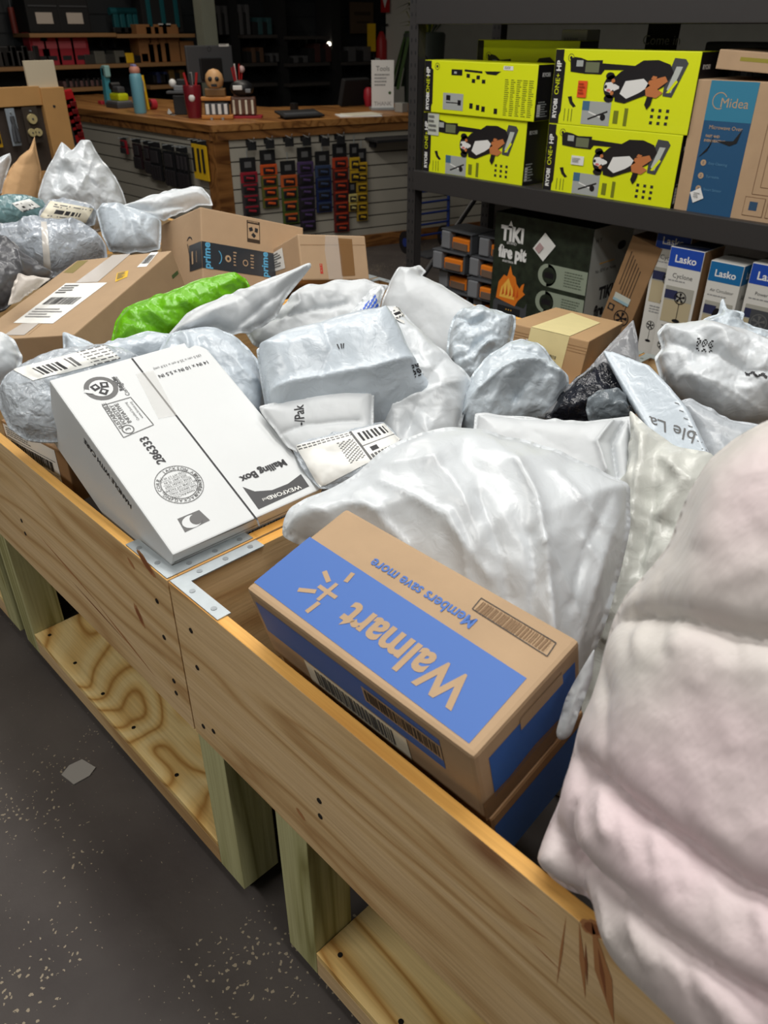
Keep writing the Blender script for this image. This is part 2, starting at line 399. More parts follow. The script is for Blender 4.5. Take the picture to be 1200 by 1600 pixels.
def slab(name, lo, hi, m):
    c = [(a+b)/2 for a, b in zip(lo, hi)]; d = [b-a for a, b in zip(lo, hi)]
    return struct(MB().box((0, 0, 0), d, m).build(name, M=Matrix.Translation(c)))
wall_dark = mat('dark slat wall paint', (30, 34, 38), .7)
wall_grey = mat('pale wall paint', (150, 150, 142), .8, var=.05)
slab('floor', (-9.6, -3.0, -.1), (3.2, 9.4, 0), fl)
slab('ceiling', (-9.6, -3.0, 4.2), (3.2, 9.4, 4.3), mat('dark ceiling', (52, 50, 48), .9))
wl = MB(); wl.box((0, 0, 2.1), (.1, 12.4, 4.2), wall_dark)
for k in range(24): wl.box((.055, 0, .1+k*.17), (.012, 12.3, .15), mat('dark slat', (34, 38, 42), .6))
struct(wl.build('wall_left', M=Matrix.Translation((-9.35, 3.2, 0))))
slab('wall_back', (-9.3, 9.2, 0), (3.2, 9.4, 4.2), wall_grey)
slab('wall_right', (3.1, -3.0, 0), (3.2, 9.2, 4.2), wall_grey)
slab('wall_front', (-9.6, -3.1, 0), (3.2, -3.0, 4.2), wall_grey)
pillar = slab('trim_1', (-8.5, 0, 0), (-8.35, .17, 4.2), mat('grey green column paint', (138, 142, 128), .7, var=.05))
p0 = at(330, 60, 0, -8.35); pillar.location.y = p0[1]

# paint scrap on the floor
q = at(123, 1206, 2, 0.002)
sc = MB(); sc.prism([(-.03, -.028), (.02, -.034), (.034, .004), (.028, .03), (-.022, .032), (-.036, .002)], 0, .002, mat('torn grey paper', (150, 146, 140), .8))
tag(sc.build('paper_scrap', M=Matrix.Translation(q) @ Matrix.Rotation(.3, 4, 'Z')), 'small torn pale grey paper scrap lying on the dark floor', 'scrap')

# ================================================================ wooden carts
RZ, RY, TH = .85, .443, .02           # rail top, front face, board thickness
BH = .34; DEEP = 1.47
def screw(mb, x, y, z, ax='y', r=.005):
    a = Vector((x, y, z)); d = Vector((0, -.0012, 0)) if ax == 'y' else Vector((0, 0, .0012))
    mb.cyl(a-d*.2, a+d, r, mat('dark screw', (40, 36, 32), .5, metal=.5), n=10)
def cart(x0, x1, label, pl=.0, pr=.0, seed=0, knots=None):
    rnd = random.Random(seed)
    c = empty('rolling_wooden_cart', (x0, RY, 0)); tag(c, label, 'cart', 'wooden bins on casters pushed end to end')
    Wd = x1-x0; o = Vector((0, 0, 0))
    def brd(name, lo, hi, m, top=None, lb=None, screws=(), extra=None):
        cc = [(a+b)/2 for a, b in zip(lo, hi)]; d = [b-a for a, b in zip(lo, hi)]
        mb = MB(); mb.box((0, 0, 0), d, m, .0015, top=top)
        for s in screws: screw(mb, s[0]-cc[0], lo[1]-cc[1] if s[3] == 'y' else s[1]-cc[1], s[2]-cc[2] if s[3] == 'y' else d[2]/2, s[3])
        if extra: extra(mb, cc)
        ob = mb.build(name, c); ob.location = cc
        if lb: ob['label'] = lb
        return ob
    scr = [(dx, 0, RZ-dz, 'y') for dx in (.05, Wd-.05) for dz in (.07, .15)]+[(.035, 0, RZ-.30, 'y'), (.07, 0, RZ-.285, 'y'), (Wd-.045, 0, RZ-.25, 'y'), (Wd-.045, 0, RZ-.28, 'y'), (.36, 0, RZ-.20, 'y'), (.36, 0, RZ-.235, 'y')]
    brd('side_board', (0, 0, RZ-BH), (Wd, TH, RZ), pine_x, edge_x, None, scr, knots)
    brd('side_board', (0, DEEP-TH, RZ-BH), (Wd, DEEP, RZ), pine_x, edge_x)
    brd('end_board', (0, TH, RZ-BH), (TH, DEEP-TH, RZ), pine_y, edge_y)
    brd('end_board', (Wd-TH, TH, RZ-BH), (Wd, DEEP-TH, RZ), pine_y, edge_y)
    brd('bin_floor', (TH, TH, RZ-BH), (Wd-TH, DEEP-TH, RZ-BH+.015), mat('shade darkened panel', (44, 38, 34), .8))  # shade beneath the parcels is put into the floor colour
    for px in (pl, Wd-pr-.085):
        for py in (TH+.0, DEEP-TH-.1):
            brd('post', (px, py, .055), (px+.085, py+.09, RZ-BH), green_z)
    brd('lower_shelf', (pl+.086, TH-.0, .112), (Wd-pr-.086, DEEP-.02, .13), ply, None, None,
        [(x, y, 0, 'z') for x in (pl+.12, pl+.28, pl+.44, pl+.60, .80) for y in (.05, .75) if x < Wd-.11])
    brd('shelf_rail', (pl+.086, TH, .055), (Wd-pr-.086, TH+.038, .1115), pine_x)
    brd('shelf_rail', (pl+.086, DEEP-TH-.04, .055), (Wd-pr-.086, DEEP-TH, .1115), pine_x)
    # corner angle plates
    for (ax, ay, sx, sy) in ((0, 0, 1, 1), (Wd, 0, -1, 1), (0, DEEP, 1, -1), (Wd, DEEP, -1, -1)):
        mb = MB(); L_ = .17; w = .026
        pts = [(0.002, 0.002), (L_*.8, .002), (L_*.8, w), (w, w), (w, L_), (.002, L_)]
        if sx*sy < 0: pts = pts[::-1]
        mb.prism([(p[0]*sx, p[1]*sy) for p in pts], 0, .0025, steel)
        for (u, v) in ((.05, .013), (.11, .013), (.013, .05), (.013, .1), (.013, .15)):
            mb.cyl((u*sx, v*sy, .002), (u*sx, v*sy, .0032), .005, mat('plate screw', (150, 156, 160), .35, metal=.7), n=10)
        p = mb.build('corner_plate', c); p.location = (ax, ay, RZ)
    for px in (pl+.042, Wd-pr-.042):
        for py in (TH+.045, DEEP-TH-.055):
            mb = MB(); mb.box((0, 0, .052), (.07, .08, .004), steel)
            mb.cyl((-.012, 0, .026), (.012, 0, .026), .026, black, n=20)
            for s in (-.016, .016): mb.box((s, 0, .038), (.003, .03, .03), dgrey)
            w = mb.build('caster', c); w.location = (px, py, 0)
    return c
kn1, kn2, kn3 = [mat('knot brown %d' % i, c, .6) for i, c in enumerate(((176, 122, 76), (140, 84, 48), (84, 54, 36)))]
def knot_fn(x0, spots, streaks=()):
    def f(mb, cc):
        F = Face(mb, Matrix.Translation((0, -TH/2, 0)) @ Matrix.Rotation(PI/2, 4, 'X'), .0003)
        for k, (px, py, a, b2, an, lv) in enumerate(spots):
            q = at(px, py, 1, RY); u, v = q[0]-x0-cc[0], q[2]-cc[2]
            for j in range(lv):
                m = (kn1, kn2, kn3)[j]; s_ = 1-.32*j; r = random.Random(k*5+j)
                pts = []
                for i in range(26):
                    t = 2*math.pi*i/26; rr = s_*(1+r.uniform(-.12, .12)); x, y = a*rr*math.cos(t), b2*rr*math.sin(t); pts.append((u+x*math.cos(an)-y*math.sin(an), v+x*math.sin(an)+y*math.cos(an)))
                F.poly(pts, m, 1+j)
        for (p0, p1, w, j) in streaks:
            q0, q1 = at(*p0, 1, RY), at(*p1, 1, RY); a = Vector((q0[0]-x0-cc[0], q0[2]-cc[2])); b2 = Vector((q1[0]-x0-cc[0], q1[2]-cc[2])); n = Vector((-(b2-a).y, (b2-a).x)).normalized()*w/2
            F.poly([a, (a+b2)/2-n, b2, (a+b2)/2+n], (kn1, kn2, kn3)[j], 2+j)
    return f
PI = math.pi
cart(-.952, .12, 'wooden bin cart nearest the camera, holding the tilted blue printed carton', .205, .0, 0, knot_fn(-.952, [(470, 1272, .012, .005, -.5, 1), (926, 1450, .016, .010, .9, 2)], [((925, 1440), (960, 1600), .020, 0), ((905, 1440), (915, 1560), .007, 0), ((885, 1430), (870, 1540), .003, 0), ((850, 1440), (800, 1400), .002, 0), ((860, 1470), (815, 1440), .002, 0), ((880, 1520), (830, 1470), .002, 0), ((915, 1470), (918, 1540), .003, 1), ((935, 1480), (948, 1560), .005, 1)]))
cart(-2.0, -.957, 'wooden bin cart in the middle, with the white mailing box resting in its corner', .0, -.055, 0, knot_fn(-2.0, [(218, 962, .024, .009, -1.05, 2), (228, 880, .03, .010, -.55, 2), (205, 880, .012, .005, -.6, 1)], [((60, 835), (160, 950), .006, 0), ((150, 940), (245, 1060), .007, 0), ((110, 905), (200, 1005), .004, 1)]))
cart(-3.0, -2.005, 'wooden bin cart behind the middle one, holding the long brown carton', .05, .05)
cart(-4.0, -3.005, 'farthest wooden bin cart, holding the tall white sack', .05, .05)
# ================================================================ cartons lying in the carts
PI = math.pi
# --- white mailing box
b = Box((-1.1978, .6302, .896), (.0178, .4383, -.027), (.4293, .3077, .1692), wcard, .003)
F = b.face('+z')
def seam(F, b, f, p, q, w, m=ink, layer=1): F.bar(b.on(f, *p), b.on(f, *q), w, m, layer)
seam(F, b, '+z', (206, 560), (402, 813), .0035)
seam(F, b, '+z', (402, 813), (405, 822), .003, greyink)
T = -PI/2
F.text('14 IN x 10 IN x 5.5 IN', *b.on('+z', 288, 577), .0082, ink, T, bold=.01)
F.text('(35.5 cm x 25.4 cm x 13.9 cm)', *b.on('+z', 278, 566), .0058, greyink, T)
u, v = b.on('+z', 412, 736); F.text('Mailing Box', u, v, .0142, ink, T, bold=.035)
q4 = [b.on('+z', *p) for p in ((379, 761), (470, 741), (483, 760), (404, 796))]
mid = [b.on('+z', *p) for p in ((398, 768), (425, 766), (450, 756))]
F.poly([q4[0]]+mid+q4[1:], mat('dark grey print', (66, 66, 68), .6), 1)
F.text('WEXFORD', *b.on('+z', 444, 770), .0080, paper, T-.08, 2, .01, sx=1.25)
F.text('brand', *b.on('+z', 418, 779), .006, paper, T-.08, 2)
u, v = b.on('+z', 238, 704); F.text('286333', u, v, .015, ink, PI, bold=.02, sx=1.05)
# recycle roundel
u, v = b.on('+z', 158, 607); F.disc(u, v, .030, greyink, 1, n=28); F.disc(u, v, .021, wcard, 2)
for k in range(3):
    a = k*2*PI/3; F.rect(u+.010*math.cos(a)-.007, v+.010*math.sin(a)-.007, u+.010*math.cos(a)+.007, v+.010*math.sin(a)+.007, ink, 3, ang=a+.78)
    F.rect(u+.010*math.cos(a)-.003, v+.010*math.sin(a)-.003, u+.010*math.cos(a)+.003, v+.010*math.sin(a)+.003, wcard, 4, ang=a+.78)
F.bar((u-.004, v-.03), (u+.004, v-.018), .008, wcard, 3)
F.text('Corrugated', *b.on('+z', 190, 604), .0075, greyink, PI, bold=.01); F.text('Recycles', *b.on('+z', 183, 600), .0075, ink, PI, bold=.02)
# sustainable forestry box
c4 = [b.on('+z', *p) for p in ((160, 634), (204, 621), (240, 664), (193, 684))]
for i in range(4): F.bar(c4[i], c4[(i+1) % 4], .0014, greyink, 2)
for k, (t, px, py) in enumerate((('SUSTAINABLE', 176, 650), ('FORESTRY', 184, 648), ('INITIATIVE', 192, 646), ('Certified Sourcing', 206, 643), ('www.forests.org', 213, 641))):
    F.text(t, *b.on('+z', px, py), .0075 if k < 3 else .0045, greyink, PI, bold=.015 if k < 3 else 0)
u, v = b.on('+z', 200, 671); F.ring(u, v, .010, .0018, greyink, n=16); F.text('3', u, v, .009, ink, PI); 
# packaging corporation seal
u, v = b.on('+z', 280, 757); F.ring(u, v, .041, .0012, greyink, n=48); F.ring(u, v, .031, .0012, greyink, n=48)
F.arc_text('ADVANCE PACKAGING CORP.', u, v, .0355, .006, greyink, PI*.62, .2)
F.arc_text('GRAND RAPIDS MICHIGAN', u, v, .0355, .0055, greyink, -PI*.62, .13) if False else F.arc_text('JACKSON, MICHIGAN', u, v, .0355, .006, greyink, PI*.62-.2*24, .19)
for k, t in enumerate(('BOX MANUFACTURED', 'THIS SINGLE WALL', 'MIN COMB WT FACINGS', 'EDGE CRUSH TEST', 'SIZE LIMIT 75 IN', 'GROSS WT LT 65 LBS')):
    F.text(t, u+(.022-.0085*k), v, .0042, greyink, T)
    if k < 5: F.bar((u+.0178-.0085*k, v-.026), (u+.0178-.0085*k, v+.026), .0005, greyink)
# small eye emblem
q4 = [b.on('+z', *p) for p in ((277, 811), (311, 797), (328, 813), (289, 832))]; F.poly(q4, greyink, 1)
u, v = b.on('+z', 300, 815); F.disc(u, v, .0135, wcard, 2, sc=(.95, 1.3)); u, v = b.on('+z', 306, 812); F.disc(u, v, .0105, greyink, 3)
F = b.face('+x'); F.rect(-.15, .060, .15, .0615, greyink, 1); F.text('HANDLE WITH CARE', .045, .045, .0085, ink, 0, bold=.02)
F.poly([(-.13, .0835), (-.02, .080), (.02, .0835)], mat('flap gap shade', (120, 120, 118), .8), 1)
F = b.face('-y'); F.text('HANDLE WITH CARE', .0, .058, .011, ink, PI, bold=.02, sx=1.1)
p = b.part('clear_tape', 'clear glossy tape over the lid seam'); F = Face(p, b.frame('+z'), .0012)
F.bar(b.on('+z', 226, 582), b.on('+z', 262, 652), .035, tape_c, 1)
b.done('mailing_box', 'white cardboard mailing box with black print, tilted into the corner of the wooden cart', 'box')

# --- blue printed carton in front
def wm_print(b):
    F = b.face('+z')
    q4 = [b.on('+z', *p) for p in ((397, 910), (484, 839), (823, 1060), (733, 1162))]; F.poly(q4, wmblue, 1)
    u, v = b.on('+z', 625, 1018); F.text('Walmart', u, v-.001, .044, kraft, PI+.0, 2, .03, sx=.87)
    u, v = b.on('+z', 514, 926); F.text('+', u, v, .052, kraft, PI, 2, .0)
    for (x0, y0, x1, y1) in ((466, 922, 494, 925), (479, 957, 499, 942), (507, 893, 514, 910), (540, 910, 552, 896)):
        F.bar(b.on('+z', x0, y0), b.on('+z', x1, y1), .007, kraft, 2)
    u, v = b.on('+z', 656, 925); F.text('Members save more', u, v, .0165, wmblue, PI, 2, .02, sx=.92)
    q4 = [b.on('+z', *p) for p in ((738, 952), (752, 935), (869, 1005), (855, 1026))]
    for i in range(4): F.bar(q4[i], q4[(i+1) % 4], .0012, ink, 2)
    F.barcode(min(p[0] for p in q4)+.006, min(p[1] for p in q4)+.003, max(p[0] for p in q4)-.006, max(p[1] for p in q4)-.003, mat('brown ink', (120, 92, 62), .7), 2)
b = Box((-.5372, .5642, .9048), (.2527, .0045, .0044), (.4048, .1918, .1424), kraft, .006)
wm_print(b)
F = b.face('-y'); F.rect(-.19, -.012, .15, .052, wmblue, 1); F.rect(.02, .008, .15, .040, kraft, 2)
F.barcode(.024, .012, .146, .036, ink, 3)
F = b.face('+x'); F.rect(-.075, -.045, .085, .042, wmblue, 1); F.rect(-.02, .028, .06, .05, kraft, 2); F.rect(-.095, -.071, .095, -.045, kraft, 2)
p = b.part('packing_tape', 'wrinkled brown packing tape along the lower edge'); F = Face(p, b.frame('+x'), .0012)
F.poly([(-.096, -.071), (.096, -.071), (.096, -.03), (.05, -.035), (0, -.03), (-.05, -.036), (-.096, -.03)], tape_m, 1)
p = b.part('packing_label', 'cream paper label with a bar code'); F = Face(p, b.frame('-y'), .0008)
F.rect(-.11, -.065, .085, -.014, cream, 1); F.barcode(-.09, -.055, .06, -.02, greyink, 2)
b.done('shipping_carton', 'tilted brown carton with a large lettered blue panel, on top at the front rail', 'box')
_e = Euler((.2527, .0045, .0044)).to_matrix() @ Vector((.006, .003, -(.1424/2+.125/2+.002)))
b = Box(tuple(Vector((-.5372, .5642, .9048))+_e), (.2527, .0045, .0044), (.40, .19, .125), kraft_d, .006)
F = b.face('+x'); F.rect(-.09, -.058, .09, .040, wmblue, 1)
F = b.face('-y'); F.rect(-.19, -.03, .19, .045, wmblue, 1)
b.done('shipping_carton', 'brown and blue carton lying directly underneath the tilted blue panel carton', 'box')

# --- long brown carton at left
b = Box((-2.0616, .8615, .9428), (.1786, -.1614, .479), (.3362, .4893, .1092), kraft, .003)
q0 = [b.on('+z', *p) for p in ((268, 391), (120, 407), (115, 523))]
F = b.face('+z')
F.bar(b.on('+z', 196, 398), b.on('+z', 45, 523), .0016, kraft_d, 1)
q4 = [b.on('+z', *p) for p in ((99, 426), (122, 408), (138, 407), (114, 427))]; F.poly(q4, mat('olive print', (130, 116, 60), .7), 1)
F = b.face('+x'); F.rect(.20, -.01, .235, .0, mat('green print', (70, 90, 50), .7), 1)
def paper_on(b, f, quad, name, lb=None, kind='ship', m=paper):
    """flat label whose corners are given where the photo shows them"""
    p = b.part(name, lb); F = Face(p, b.frame(f), .001); q = [Vector(b.on(f, *c)) for c in quad]; F.poly(q, m, 1)
    def P(s, t): return (q[0]*(1-s)+q[1]*s)*(1-t)+(q[3]*(1-s)+q[2]*s)*t
    def R(s0, t0, s1, t1, mm, l=2): F.poly([P(s0, t0), P(s1, t0), P(s1, t1), P(s0, t1)], mm, l)
    rnd = random.Random(len(b.parts)*7+3)
    if kind == 'ship':
        for i in range(4): R(.06, .06+.06*i, .06+rnd.uniform(.2, .45), .09+.06*i, greyink)
        s = .12
        while s < .85: w = rnd.choice((.008, .014, .02)); R(s, .38, s+w, .56, ink); s += w+rnd.choice((.01, .016))
        for i in range(4): R(.1, .66+.06*i, .1+rnd.uniform(.4, .8), .685+.06*i, ltink)
    elif kind == 'bar':
        s = .08
        while s < .9: w = rnd.choice((.02, .03, .045)); R(s, .2, s+w, .8, ink); s += w+rnd.choice((.02, .035))
    elif kind == 'lines':
        for i in range(6): R(.1, .12+.13*i, .1+rnd.uniform(.4, .8), .17+.13*i, greyink)
    return F, P
q = ((20, 508), (104, 443), (168, 443), (83, 506))
paper_on(b, '+z', ((103, 443), (168, 442), (83, 506), (21, 505)), 'shipping_label', 'large white shipping label')
F_, P_ = paper_on(b, '+z', ((176, 399), (204, 397), (153, 441), (118, 442)), 'packing_tape', 'whitish tape strip over the lid seam', None, mat('whitish tape', (212, 204, 196), .25, coat=.5))
paper_on(b, '+z', ((35, 506), (62, 505), (38, 524), (6, 524)), 'packing_tape', 'whitish tape strip over the lid seam', None, mat('whitish tape', (212, 204, 196), .25, coat=.5))
paper_on(b, '+z', ((236, 395), (248, 394), (229, 417), (214, 418)), 'bar_code_sticker', 'small white bar code sticker', 'bar')
paper_on(b, '+z', ((183, 427), (201, 423), (199, 433), (180, 441)), 'sticker', 'small yellow sticker', 'lines', yellow)
b.done('long_carton', 'long flat brown carton with a white shipping label and a yellow sticker', 'box')

# --- carton with dark tape band
b = Box((-2.342, 1.538, .9105), (-.3064, -.3425, .0105), (.2845, .3969, .2345), kraft_l, .004)
band = mat('dark printed tape', (52, 56, 62), .35, coat=.3); cy = mat('sky blue print', (92, 170, 210), .5)
p = b.part('printed_tape', 'dark printed paper tape band'); 
Fx = Face(p, b.frame('+x'), .001); Fy = Face(p, b.frame('-y'), .001)
q = [b.on('+x', *c) for c in ((313.5, 371), (420, 387), (378, 419), (316, 411))]; q[0] = (-.198, q[0][1]); q[3] = (-.198, q[3][1]); 
vt = (q[0][1]+q[1][1])/2+.0; Fx.rect(-.1984, -.070, .10, .012, band, 1)
Fy.rect(.06, -.070, .1422, .012, band, 1)
print('prime band', [tuple(round(a, 3) for a in x) for x in q], b.on('-y', 293, 375), b.on('-y', 293, 417))
Fx.text('prime', -.182, -.030, .024, cy, PI/2, 2, .03); Fx.ring(-.155, -.030, .026, .003, cy, 2, n=16, a0=-.9, a1=.9)
Fx.disc(-.105, -.03, .011, kraft_l, 2); Fx.disc(-.105, -.03, .005, band, 3)
Fx.lines(-.085, -.055, -.070, -.005, 5, kraft_l, 2); Fx.ring(-.04, -.035, .009, .003, kraft_l, 2, n=14); Fx.lines(-.02, -.055, -.005, -.005, 5, kraft_l, 2)
Fx.text('prime', .035, -.030, .024, cy, PI/2, 2, .03)
Fy.rect(.078, -.05, .088, -.01, kraft_l, 2); Fy.text('amazon', .108, -.03, .008, kraft_l, PI/2, 2)
F = b.face('+x'); F.rect(-.03, .035, .02, .105, mat('brown black ink', (60, 44, 30), .7), 1); F.rect(-.027, .047, .017, .095, kraft_l, 2)
for k in range(3):
    a = k*2*PI/3+.5; F.rect(-.005+.012*math.cos(a)-.007, .071+.012*math.sin(a)-.006, -.005+.012*math.cos(a)+.007, .071+.012*math.sin(a)+.006, ink, 3, ang=a+.9)
F.lines(-.026, .097, .016, .103, 1, kraft_l, 3)
F = b.face('-y'); F.ring(.065, .02, .018, .004, ink, 2, n=16, a0=.4, a1=2.6); F.bar((.05, .02), (.075, -.06), .0035, ink)
b.done('shipping_carton', 'tall brown carton with a dark printed tape band, at the back of the pile', 'box')

# --- taped brown carton right of it
b = Box((-2.2405, 1.7354, .8435), (-.1483, -.4175, -.1731), (.5836, .2489, .1439), kraft_l, .005)
F = b.face('+x'); F.bar((-.12, .038), (.12, .042), .0012, kraft_d)
for v in np.linspace(-.055, .05, 16): F.bar((.028, v), (.07, v), .0022, kraft_d, 1)
F.rect(-.058, -.052, -.048, -.020, mat('red print', (196, 62, 50), .6), 1); F.lines(-.056, -.05, -.05, -.022, 3, kraft_l, 2)
p = b.part('clear_tape', 'crumpled clear tape down the end'); F = Face(p, b.frame('+x'), .0012); F.poly([(-.03, -.07), (.022, -.07), (.026, .0), (.02, .07), (-.026, .07), (-.034, .02)], tape_c, 1)
F.poly([(.02, -.06), (.07, -.058), (.072, .06), (.02, .062)], tape_m, 1)
paper_on(b, '-y', ((417, 401), (441, 387), (446, 419), (420, 427)), 'shipping_label', 'white shipping label', 'lines')
b.done('taped_carton', 'brown carton with crumpled clear tape on its end, right of the carton with dark tape', 'box')

# --- carton with yellowed masking tape
b = Box((-1.1171, 1.7788, .8735), (-.1952, .0812, .329), (.206, .4763, .0998), kraft, .003)
b = Box((-1.1285, 1.7788, .8435), (-.1952, .0812, .329), (.206, .4763, .16), mat('warm cardboard', (180, 146, 106), .75, bump=.06, bscale=60, var=.05), .003)
msk = mat('cream masking tape', (226, 212, 158), .5, var=.04, vscale=30)
p = b.part('masking_tape', 'wide cream masking tape wrapped over the top and front')
F = Face(p, b.frame('+z'), .0012)
qa = [b.on('+z', *c) for c in ((826, 513), (893, 489), (938, 505), (888, 527))]; F.poly([(qa[0][0], -.238), qa[1], qa[2], (qa[3][0], -.238)], msk, 1)
F = Face(p, b.frame('-y'), .0012); F.rect(qa[0][0], -.0785, qa[3][0], .0805, msk, 1)
paper_on(b, '-y', ((822, 529), (882, 549), (872, 577), (822, 560)), 'shipping_label', 'white label with a bar code', 'ship')
F = b.face('-y')
for v in (.062, .055, .048): F.bar((-.103, v), (.103, v), .0012, kraft_d)
b.done('taped_carton', 'brown carton wrapped with wide cream masking tape, between the white bags near the rack', 'box')

# --- small carton low in the corner of the middle cart
b = Box((-1.62, .60, .795), (.0, .0, .12), (.26, .2, .12), kraft_d, .004)
p = b.part('shipping_label', 'white shipping label on its side'); F = Face(p, b.frame('-y'), .001); F.shipping(-.12, -.05, .09, .055, 1)
b.done('small_carton', 'small brown carton down between the front rail and the clear wrapped bundle', 'box')
# ================================================================ poly mailers, sacks and other soft parcels
def n01(seed):
    return np.random.default_rng(seed)
def crumple(P, seed, lam, amp, warp=.6, oct=5, aniso=None):
    """folded-paper relief: sum of warped triangle waves in random directions (P in metres)"""
    r = n01(seed); h = np.zeros(len(P)); a = amp; l = lam
    wx = sum(np.sin(P@r.normal(size=2)*2*np.pi/(lam*1.7)+r.uniform(0, 6))*.5 for _ in range(3))
    wy = sum(np.sin(P@r.normal(size=2)*2*np.pi/(lam*1.7)+r.uniform(0, 6))*.5 for _ in range(3))
    for o in range(oct):
        for k in range(3):
            if aniso is None: th = r.uniform(0, np.pi)
            else: th = aniso+r.normal()*.38
            d = np.array([np.cos(th), np.sin(th)])
            ph = (P@d)/l+r.uniform(0, 1)+warp*(wx*d[0]+wy*d[1])*.35+.25*np.sin(P@np.array([-d[1], d[0]])*2*np.pi/(l*2.3)+r.uniform(0, 6))
            t = np.abs((ph % 1)-.5)*2
            mod = .5+.5*np.sin(P@r.normal(size=2)*2*np.pi/(l*3)+r.uniform(0, 6))
            h += a*(1.5 if o == 0 else 1.)*(t-.4)*mod
        a *= .42; l *= .5; wx = np.roll(wx, 1)*1.0
    return h
def seg_dist(P, pl):
    d = np.full(len(P), 1e9); side = np.zeros(len(P))
    for a, b in zip(pl[:-1], pl[1:]):
        ab = b-a; L2 = ab@ab+1e-12; t = np.clip(((P-a)@ab)/L2, 0, 1); q = a+t[:, None]*ab
        dd = np.hypot(*(P-q).T); s = np.sign(ab[0]*(P[:, 1]-a[1])-ab[1]*(P[:, 0]-a[0]))
        m = dd < d; d[m] = dd[m]; side[m] = s[m]
    return d, side
SURF = {}
def plane_of(anchor, tilt, az):
    px, py, z = anchor; O = at(px, py, 2, z)
    h = CAM-O; h[2] = 0; h /= np.linalg.norm(h); a = R_(az)
    h = np.array([h[0]*math.cos(a)-h[1]*math.sin(a), h[0]*math.sin(a)+h[1]*math.cos(a), 0])
    n = np.array([0, 0, 1.])*math.cos(R_(tilt))+h*math.sin(R_(tilt))
    U = np.cross([0, 0, 1.], n); U /= np.linalg.norm(U); V = np.cross(n, U)
    return O, n, U, V
def to_plane(pl, O, n, U, V):
    out = []
    for x, y in pl:
        r = ray(x, y); t = ((O-CAM)@n)/(r@n); q = CAM+r*t-O; out.append((q@U, q@V))
    return np.array(out)
def bag(name, outline, anchor, m, tilt=50, az=0, T=.05, Tb=None, D=.06, seed=1, wr=.006, lam=.09, folds=(), lumps=(), aniso=None, step=None, edge=.003, warp=.6, p=.5, parent=None, thick=.002, seam_w=.006):
    O, n, U, V = plane_of(anchor, tilt, az)
    pl = to_plane(outline, O, n, U, V)
    if (np.roll(pl[:, 0], -1)*pl[:, 1]-pl[:, 0]*np.roll(pl[:, 1], -1)).sum() > 0: pl = pl[::-1]
    size = max(np.ptp(pl[:, 0]), np.ptp(pl[:, 1]))
    step = step or max(size/105, .003)
    B = []
    for a, b in zip(pl, np.roll(pl, -1, axis=0)):
        k = max(1, int(np.hypot(*(b-a))/step)); B += [a+(b-a)*i/k for i in range(k)]
    B = np.array(B)
    for _ in range(2): B = (np.roll(B, 1, 0)+2*B+np.roll(B, -1, 0))/4
    lo, hi = B.min(0), B.max(0); gx, gy = np.meshgrid(np.arange(lo[0], hi[0], step), np.arange(lo[1], hi[1], step))
    gx = gx+(np.arange(gx.shape[0])[:, None] % 2)*step*.5
    G = np.stack([gx.ravel(), gy.ravel()], 1); G = G+n01(seed).uniform(-.18, .18, G.shape)*step
    ins = np.zeros(len(G), bool)
    x1, y1 = B[:, 0], B[:, 1]; x2, y2 = np.roll(x1, -1), np.roll(y1, -1)
    for i in range(len(B)):
        c = (y1[i] > G[:, 1]) != (y2[i] > G[:, 1])
        if y2[i] != y1[i]: c &= G[:, 0] < (x2[i]-x1[i])*(G[:, 1]-y1[i])/(y2[i]-y1[i])+x1[i]
        ins ^= c
    G = G[ins]; Bc = np.vstack([B, B[:1]]); dg, _ = seg_dist(G, Bc); G = G[dg > step*.6]
    nb = len(B); pts = np.vstack([B, G])
    r = delaunay_2d_cdt([Vector(q) for q in pts], [], [list(range(nb))], 1, 1e-6)
    vs = np.array([tuple(v) for v in r[0]]); tri = [tuple(f) for f in r[2]]
    d, _ = seg_dist(vs, Bc); isb = d < 1e-5
    q = np.clip((d-seam_w)/D, 0, 1); prof = (1-(1-q)**2)**p
    fade = np.clip(d/(D*.35), 0, 1)
    w = crumple(vs, seed, lam, wr, warp, aniso=aniso)
    h = T*prof+w*(.35+.65*fade)
    for pts_, hh, ww, *mode in folds:
        f = to_plane(pts_, O, n, U, V); dd, side = seg_dist(vs, f)
        kind = mode[0] if mode else 'ridge'
        if kind == 'ridge': h += hh*np.exp(-dd/ww)*fade
        elif kind == 'soft': h += hh*np.exp(-(dd/ww)**2)*fade
        elif kind == 'bend':
            sg = seg_dist(to_plane([mode[1]], O, n, U, V), f)[1][0]; s_ = dd*(side*sg); s_ = .5*(s_+np.sqrt(s_*s_+ww*ww)); h -= hh*(s_ if len(mode) < 3 else mode[2]*(1-np.exp(-s_/mode[2])))
        elif kind == 'step': h += hh*(1/(1+np.exp(-side*dd/ww)))*fade
    for cx, cy, rr, hh in lumps:
        c = to_plane([(cx, cy)], O, n, U, V)[0]; dd = np.hypot(*(vs-c).T); h += hh*np.exp(-(dd/rr)**2)*fade
    Tb = T*.8 if Tb is None else Tb
    hb = -(Tb*prof)+crumple(vs, seed+50, lam, wr*.7, warp)*fade*.5-thick
    hb = np.minimum(hb, h-thick)
    wave = edge*np.sin(np.arctan2(vs[:, 1], vs[:, 0])*9+seed)+edge*.6*np.sin((vs[:, 0]*1.3-vs[:, 1])*70+seed)
    h = h+wave*(1-fade); hb = np.where(isb, h-.0005, hb+wave*(1-fade)); 
    X = O+vs[:, :1]*U+vs[:, 1:]*V
    top = X+h[:, None]*n; bot = X+hb[:, None]*n
    N = len(vs); ctr = (top.mean(0)+bot.mean(0))/2
    allv = np.vstack([top, bot]); a, b_, c = [vs[i] for i in tri[0]]
